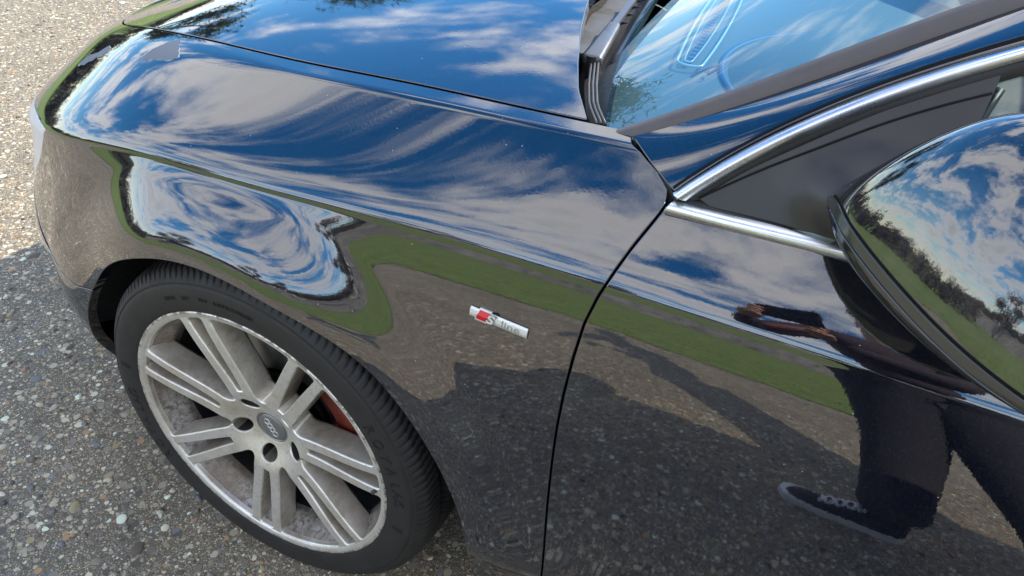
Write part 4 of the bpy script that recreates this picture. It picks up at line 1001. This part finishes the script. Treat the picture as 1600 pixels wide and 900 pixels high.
mesh_obj('wheel_rim', Vr, grid_faces(64, 12, True, True), MAT['dash_dark'], sw)
for a_ in (0, 180, 270): 
    o = box_obj('wheel_spoke', (.10*math.cos(math.radians(a_)), .10*math.sin(math.radians(a_)), 0), (.15 if a_ != 270 else .03, .03 if a_ != 270 else .15, .012), MAT['dash_dark'], sw)
bm = bmesh.new(); bmesh.ops.create_cone(bm, cap_ends=True, segments=32, radius1=.07, radius2=.055, depth=.05); bm_obj('horn_pad', bm, MAT['dash_dark'], sw, True, 40)
for y_ in (-.37, .37):
    s_ = empty('seat', (1.45, y_, .0), car)
    bm = bmesh.new(); add_box(bm, Vector((-.05, 0, .45)), (.52, .50, .16), None, .06, 4); bm_obj('cushion', bm, MAT['leather_orange'], s_)
    bm = bmesh.new(); add_box(bm, Vector((.28, 0, .80)), (.14, .50, .66), Matrix.Rotation(math.radians(14), 3, 'Y'), .06, 4); bm_obj('backrest', bm, MAT['leather_orange'], s_)
    bm = bmesh.new(); add_box(bm, Vector((.36, 0, 1.16)), (.10, .26, .16), None, .04, 4); bm_obj('headrest', bm, MAT['leather_orange'], s_)
box_obj('cabin_floor', (1.7, 0, .36), (2.4, 1.5, .04), MAT['cabin'], car)
box_obj('door_card', (1.35, -.735, .70), (1.5, .05, .44), MAT['cabin'], car, bevel=.02); box_obj('door_card', (1.35, .735, .70), (1.5, .05, .44), MAT['cabin'], car, bevel=.02)
box_obj('parcel_shelf', (2.75, 0, .90), (.75, 1.35, .03), MAT['cabin'], car)
box_obj('firewall', (.62, 0, .62), (.04, 1.4, .5), MAT['black_void'], car)

# flaked clear coat near the front of the fender
def poly_field(poly):
    Q = A(poly); 
    def f(V):
        X = V[:, :2]; d = np.full(len(X), 9.); ins = np.zeros(len(X), bool)
        for i in range(len(Q)):
            a_, b_ = Q[i], Q[(i+1) % len(Q)]; ba = b_-a_; h = np.clip(((X-a_)@ba)/(ba@ba), 0, 1); d = np.minimum(d, np.linalg.norm(X-a_-h[:, None]*ba, axis=1))
            c_ = (a_[1] > X[:, 1]) != (b_[1] > X[:, 1]); xi = (b_[0]-a_[0])*(X[:, 1]-a_[1])/((b_[1]-a_[1]) if b_[1] != a_[1] else 1e-9)+a_[0]; ins ^= c_ & (X[:, 0] < xi)
        return np.where(ins, d, -d)+.0009*np.sin(X[:, 0]*700)*np.sin(X[:, 1]*640)
    return f
fender_obj = bpy.data.objects['fender']
for poly in PEEL:
    for fo, mt, off in ((.0018, MAT['peel_edge'], .00025), (.0, MAT['peel'], .0005)):
        f0 = poly_field(poly); V, Nn, F = side
        V, Nn, F = clip_mesh(V, Nn, F, lambda V: np.where((V[:, 2] > .72) & (V[:, 1] < 0) & (V[:, 0] < -.1), f0(V)+(fo*(np.sin(V[:, 0]*300+V[:, 1]*210) > .35) if fo else 0), -1.))
        if len(F): mesh_obj('clear_coat_peel', V+Nn*off, F, mt, fender_obj, nrm=Nn)
# ------------------------------------------------------------ trim line of red and silver: the side badge
BADGE_SPINE = None
def on_side(x, z):
    j = np.argmin(np.hypot(side[0][:, 0]-x, side[0][:, 2]-z)+10*(side[0][:, 1] > 0)); return side[0][j], side[1][j]
pL, nL = on_side(.385, .745); pR, nR = on_side(.455, .745)
bc, bn = on_side(.419, .745)
ex = Vector(pR-pL).normalized(); en = Vector(bn).normalized(); ey = en.cross(ex).normalized()*1.0
if ey.z < 0: ey = -ey
badge = bpy.data.objects.new('badge', bpy.data.meshes.new('badge')); COL.objects.link(badge)
def bar_mesh(x0, x1, h, th, sh=0.0, n=10):
    V = []; 
    for x in (x0, x1):
        for k in range(n+1):
            a_ = -1+2*k/n; V.append((x+sh*a_*h/2, a_*h/2, th*(1-.55*abs(a_)**2.5)))
        V.append((x+sh*h/2, h/2, -.001)); V.append((x-sh*h/2, -h/2, -.001))
    m_ = n+3; F = [(k, (k+1) % m_, m_+(k+1) % m_, m_+k) for k in range(m_)]+[tuple(range(m_))[::-1], tuple(range(m_, 2*m_))]
    return V, F
V, F = bar_mesh(-.038, .038, .0125, .0032); badge.data.from_pydata(V, [], F); badge.data.materials.append(MAT['badge_silver'])
badge.parent = car; badge.matrix_world = Matrix(((ex.x, ey.x, en.x, bc[0]), (ex.y, ey.y, en.y, bc[1]), (ex.z, ey.z, en.z, bc[2]), (0, 0, 0, 1)))
V, F = bar_mesh(-.0285, -.0125, .0172, .0042, .32, 2); mesh_obj('badge_block', V, F, MAT['badge_silver'], badge, smooth_=False)
V, F = bar_mesh(-.0272, -.0128, .0150, .0047, .32, 2); mesh_obj('red_block', V, F, MAT['badge_red'], badge, smooth_=False)
tv, tf = text_mesh('S', .0170, .0004, True, .25); tv = tv*A([1.25, .92, 1]); mesh_obj('letter_outline', tv*A([1.16, 1.14, 1])+A([-.0104, .0, .0046]), tf, MAT['badge_grey'], badge, smooth_=False); mesh_obj('letter', tv+A([-.0104, .0, .0054]), tf, MAT['badge_silver'], badge, smooth_=False)
tv, tf = text_mesh('line', .0135, .0002, False); tv = tv*A([1.32, .9, 1]); mesh_obj('lettering', tv+A([.0165, -.0004, .0032]), tf, MAT['badge_grey'], badge, smooth_=False)
V, F = bar_mesh(-.0386, .0386, .0138, .0006); mesh_obj('badge_base', V, F, MAT['black_void'], badge, smooth_=False)
# ------------------------------------------------------------ wing mirror
mir = empty('wing_mirror', (.76, -.86, .97), car)
# sections from foot to outer end: y, x_front, x_rear, z_bottom, z_top
MS = A([(-.800, .728, .79, .962, .990), (-.822, .712, .84, .962, .999), (-.842, .706, .89, .961, 1.030), (-.867, .710, .92, .955, 1.076), (-.900, .722, .935, .945, 1.100), (-.936, .746, .945, .937, 1.101),
        (-.975, .777, .950, .936, 1.080), (-1.010, .812, .950, .938, 1.050), (-1.038, .850, .948, .943, 1.018), (-1.054, .885, .945, .947, .993), (-1.062, .912, .94, .951, .972)])
mf = cspline(np.arange(len(MS)), MS)
ms = mf(np.linspace(0, len(MS)-1, 90))
def mirror_surf(scale=1.0, inset=0.0):
    rows = []
    for (y_, xf, xr_, zb, zt) in ms:
        cx, cz, ax = (xf+xr_)/2, zb+.14*(zt-zb), (xr_-xf)/2; row = []
        for t_ in np.linspace(0, 2*math.pi, 97):
            c_, s_ = math.cos(t_), math.sin(t_); e = .92
            row.append((cx-ax*np.sign(c_)*abs(c_)**e, y_, cz+((zt-cz)*(.35*(1-((c_*c_+.1225)**.5-.35)/.7095)+.65*(1-abs(c_)**2.1)**.80) if s_ >= 0 else (zb-cz)*(-s_)**.8)))
        rows.append(row)
    P = A(rows); return P
MP = mirror_surf(); mb = patch(MP)
ctr = A([.85, -.96, .98])
if ((mb[0]-ctr)*mb[1]).sum(1).mean() < 0: mb = (mb[0], -mb[1], mb[2])
q = mb[2][45*96+10]; fn = np.cross(mb[0][q[1]]-mb[0][q[0]], mb[0][q[2]]-mb[0][q[0]])
if fn@mb[1][q[0]] < 0: mb = (mb[0], mb[1], [q_[::-1] for q_ in mb[2]])
zmid = lambda V: np.interp(-V[:, 1], -ms[:, 0], ms[:, 3]*.75+ms[:, 4]*.25)+.0*V[:, 0]
xcut = lambda V: .925-V[:, 0]
def mpart(name, flds, mat, scale=None, fl=True):
    V, Nn, F = mb
    for f_ in flds: V, Nn, F = clip_mesh(V, Nn, F, f_)
    if scale: V = V-Nn*scale
    if fl: V, Nn, F = with_flange(V, Nn, F, .006, .0012)
    return mesh_obj(name, V-A([.76, -.86, .97]), F, mat, mir, nrm=Nn)
mpart('mirror_cap', [lambda V: V[:, 2]-zmid(V), xcut], MAT['paint'])
mpart('mirror_trim_gap', [lambda V: zmid(V)+.003-V[:, 2], lambda V: V[:, 2]-zmid(V)+.012], MAT['black_void'], .003, False)
mpart('indicator_lens', [lambda V: zmid(V)-.0045-V[:, 2], lambda V: V[:, 2]-zmid(V)+.0115, lambda V: -.824-V[:, 1]], MAT['lens_smoke'], .0005)
mpart('mirror_lower_shell', [lambda V: np.where(V[:, 1] > -.824, zmid(V)-.004, zmid(V)-.0135)-V[:, 2], xcut], MAT['gloss_black'])
mpart('mirror_rear_frame', [lambda V: V[:, 0]-.927], MAT['black_plastic'], .001)
V, F = sweep(resample([(.752, -.822, .948), (.772, -.860, .952), (.80, -.905, .962)], 12), circle_prof(.021, 16), (0, 0, 1)); mesh_obj('mirror_arm', V-A([.76, -.86, .97]), F, MAT['black_plastic'], mir)
# right-hand mirror
mr_ = empty('wing_mirror', (.76, .86, .97), car); mr_.scale = (1, -1, 1)
for ch in list(mir.children):
    c2 = ch.copy(); COL.objects.link(c2); c2.parent = mr_

# ------------------------------------------------------------ the photographer, standing beside the door
person = empty('person', (1.27, -1.85, 0)); tag(person, 'person in black trousers and rust jacket photographing the car, mirrored in the door', 'person')
def skin_body(name, joints, edges, mat, parent, root=0, sub_=2):
    me = bpy.data.meshes.new(name); me.from_pydata([j[:3] for j in joints], edges, []); o = bpy.data.objects.new(name, me); COL.objects.link(o); o.parent = parent
    md = o.modifiers.new('skin', 'SKIN'); sv = me.skin_vertices[0].data
    for i, j in enumerate(joints):
        sv[i].radius = (j[3], j[4] if len(j) > 4 else j[3]); sv[i].use_root = (i == root)
    md.use_smooth_shade = True; o.modifiers.new('sub', 'SUBSURF').levels = sub_; o.modifiers['sub'].render_levels = sub_
    me.materials.append(mat); return o
# local: -x is the way the feet point (front of the car), +y towards the car
# legs: leading leg at -x, trailing leg behind
J = [(-.27, .0, .95, .15, .12), (-.33, .02, .84, .15, .13), (-.26, .05, .52, .108, .10), (-.225, .08, .26, .092, .09), (-.20, .10, .08, .090, .09), (-.17, .03, .84, .15, .13), (-.03, .10, .50, .125, .11), (.12, .17, .26, .125, .11), (.22, .22, .06, .125, .11)]
skin_body('trousers', J, [(0, 1), (1, 2), (2, 3), (3, 4), (0, 5), (5, 6), (6, 7), (7, 8)], MAT['trouser'], person)
hand = Vector(CAM['pos'])-Vector((1.27, -1.85, 0))
hL = (hand.x-.07, hand.y-.035, hand.z-.02); hR = (hand.x+.07, hand.y-.035, hand.z-.02)
T_ = [(-.27, .0, .92, .165, .125), (-.29, .0, 1.10, .16, .12), (-.32, .0, 1.28, .175, .125), (-.33, 0, 1.42, .13, .10), (-.50, .03, 1.40, .07, .07), (-.68, .07, 1.20, .052, .052), (hL[0]-.02, hL[1]-.10, hL[2]-.02, .038, .038), (-.17, .04, 1.40, .07, .07), (-.22, .20, 1.20, .052, .052), (hR[0]+.06, hR[1]-.11, hR[2]-.02, .038, .038)]
skin_body('jacket', T_, [(0, 1), (1, 2), (2, 3), (3, 4), (4, 5), (5, 6), (3, 7), (7, 8), (8, 9)], MAT['jacket'], person)
face = empty('face', (-.30, -.02, 0), person)
Hd = [(-.34, 0, 1.44, .055, .055), (-.35, .02, 1.53, .05, .05), (-.36, .05, 1.59, .075, .07), (-.36, .045, 1.68, .088, .10), (-.36, .03, 1.76, .070, .08)]
skin_body('head', Hd, [(0, 1), (1, 2), (2, 3), (3, 4)], MAT['skin'], person)
fd = Vector((-.35, .80, -.4)).normalized()
bm = bmesh.new(); bmesh.ops.create_uvsphere(bm, u_segments=10, v_segments=8, radius=.018, matrix=Matrix.Translation((-.093, .165, 1.655)) @ Matrix.Diagonal((.8, 1.1, 1.3, 1))); bm_obj('nose', bm, MAT['skin'], face)
for sx in (-1, 1):
    bm = bmesh.new(); bmesh.ops.create_uvsphere(bm, u_segments=10, v_segments=8, radius=.014, matrix=Matrix.Translation((-.085+sx*.032, .142-sx*.012, 1.69))); bm_obj('eye', bm, MAT['shoe_white'], face)
    bm = bmesh.new(); bmesh.ops.create_uvsphere(bm, u_segments=10, v_segments=8, radius=.022, matrix=Matrix.Translation((-.06+sx*.09, .06, 1.67)) @ Matrix.Diagonal((.35, .8, 1.3, 1))); bm_obj('ear', bm, MAT['skin'], face)
bm = bmesh.new(); add_box(bm, Vector((-.092, .150, 1.615)), (.045, .01, .010), None, .003, 2); bm_obj('mouth', bm, MAT['caliper_red'], face)
bm = bmesh.new(); bmesh.ops.create_uvsphere(bm, u_segments=24, v_segments=16, radius=.108, matrix=Matrix.Translation((-.055, .035, 1.725)) @ Matrix.Diagonal((.92, 1.0, .92, 1)))
bmesh.ops.bisect_plane(bm, geom=bm.verts[:]+bm.edges[:]+bm.faces[:], plane_co=(0, .06, 1.715), plane_no=(0, .55, -.83), clear_outer=True); bm_obj('hair', bm, MAT['hair'], face)
skin_body('sleeve_stripe', [(-.50, .085, 1.385, .03, .03), (-.585, .11, 1.29, .03, .03), (-.66, .125, 1.215, .026, .026)], [(0, 1), (1, 2)], MAT['stripe'], person, 0, 1)
# hands with fingers closed round the phone
for s_, h in ((-1, hL), (1, hR)):
    J = [(h[0]+s_*.02, h[1]-.10, h[2]-.02, .026, .022), (h[0]+s_*.012, h[1]-.045, h[2]-.012, .036, .016), (h[0]+s_*.006, h[1]-.015, h[2]-.005, .034, .013)]
    skin_body('palm', J, [(0, 1), (1, 2)], MAT['skin'], person, 1, 2)
    for k in range(4):
        z_ = h[2]+.022-.018*k; L = (.030, .034, .032, .025)[k]
        J = [(h[0]+s_*.012, h[1]-.015, z_, .0085), (h[0]+s_*.016, h[1]+.012, z_+.001, .0082), (h[0]+s_*.002, h[1]+.022, z_+.002, .0078), (h[0]-s_*(L-.012), h[1]+.021, z_+.003, .0068)]
        skin_body('finger', J, [(0, 1), (1, 2), (2, 3)], MAT['skin'], person, 0, 1)
    J = [(h[0]+s_*.006, h[1]-.045, h[2]+.018, .0105), (h[0]-s_*.006, h[1]-.020, h[2]+.036, .0095), (h[0]-s_*.028, h[1]-.012, h[2]+.040, .0085)]
    skin_body('thumb', J, [(0, 1), (1, 2)], MAT['skin'], person, 0, 1)
# shoes
def shoe(x, y, rot, lab=None):
    r = empty('shoe', (x, y, 0), person); r.rotation_euler = (0, 0, rot)
    st = [(-.245, .018, .020), (-.235, .034, .026), (-.20, .046, .038), (-.15, .050, .055), (-.10, .046, .075), (-.05, .040, .098), (0, .038, .105), (.03, .034, .10), (.045, .022, .085)]
    rows = [[(sx, w*math.cos(t_)*(1 if math.sin(t_) < .3 else (1-.35*(math.sin(t_)-.3))), .022+max(0., math.sin(t_))*(h-.022)) for t_ in np.linspace(-.15, math.pi+.15, 17)] for sx, w, h in st]
    V = A(rows).reshape(-1, 3); mesh_obj('shoe_upper', V, grid_faces(len(st), 17)+[tuple(range(17)), tuple(range(len(V)-17, len(V)))[::-1]], MAT['shoe_black'], r)
    out_ = [(sx, w+.005) for sx, w, h in st]; ol = [(-.252, 0)]+[(a_, -b_) for a_, b_ in out_]+[(.052, 0)]+[(a_, b_) for a_, b_ in out_[::-1]]
    n_ = len(ol); V = [(a_, b_, z_) for z_ in (.0, .026) for a_, b_ in ol]; F = [(k, (k+1) % n_, n_+(k+1) % n_, n_+k) for k in range(n_)]+[tuple(range(n_))[::-1], tuple(range(n_, 2*n_))]
    mesh_obj('shoe_sole', V, F, MAT['shoe_white'], r, smooth_=False)
    for k in range(5):
        sx = -.155+k*.024; h = float(np.interp(sx, [q_[0] for q_ in st], [q_[2] for q_ in st]))
        for s_ in (-1, 1):
            V, F = sweep([(sx, -.026*s_, h-.009), (sx+.008, 0, h+.003), (sx+.018, .026*s_, h-.003)], circle_prof(.0055, 6)); mesh_obj('lace', V, F, MAT['shoe_white'], r)
shoe(-.20, .10, .06); shoe(.25, .22, -.05)
ph = bpy.data.objects.new('phone', bpy.data.meshes.new('phone')); COL.objects.link(ph); ph.data.materials.append(MAT['phone'])
bm = bmesh.new(); add_box(bm, Vector((0, 0, .016)), (.155, .075, .008), None, .0035, 3); bm.to_mesh(ph.data); bm.free()
ph.matrix_world = cam.matrix_world.copy(); tag(ph, 'black smartphone held level in both hands of the person beside the door', 'phone')
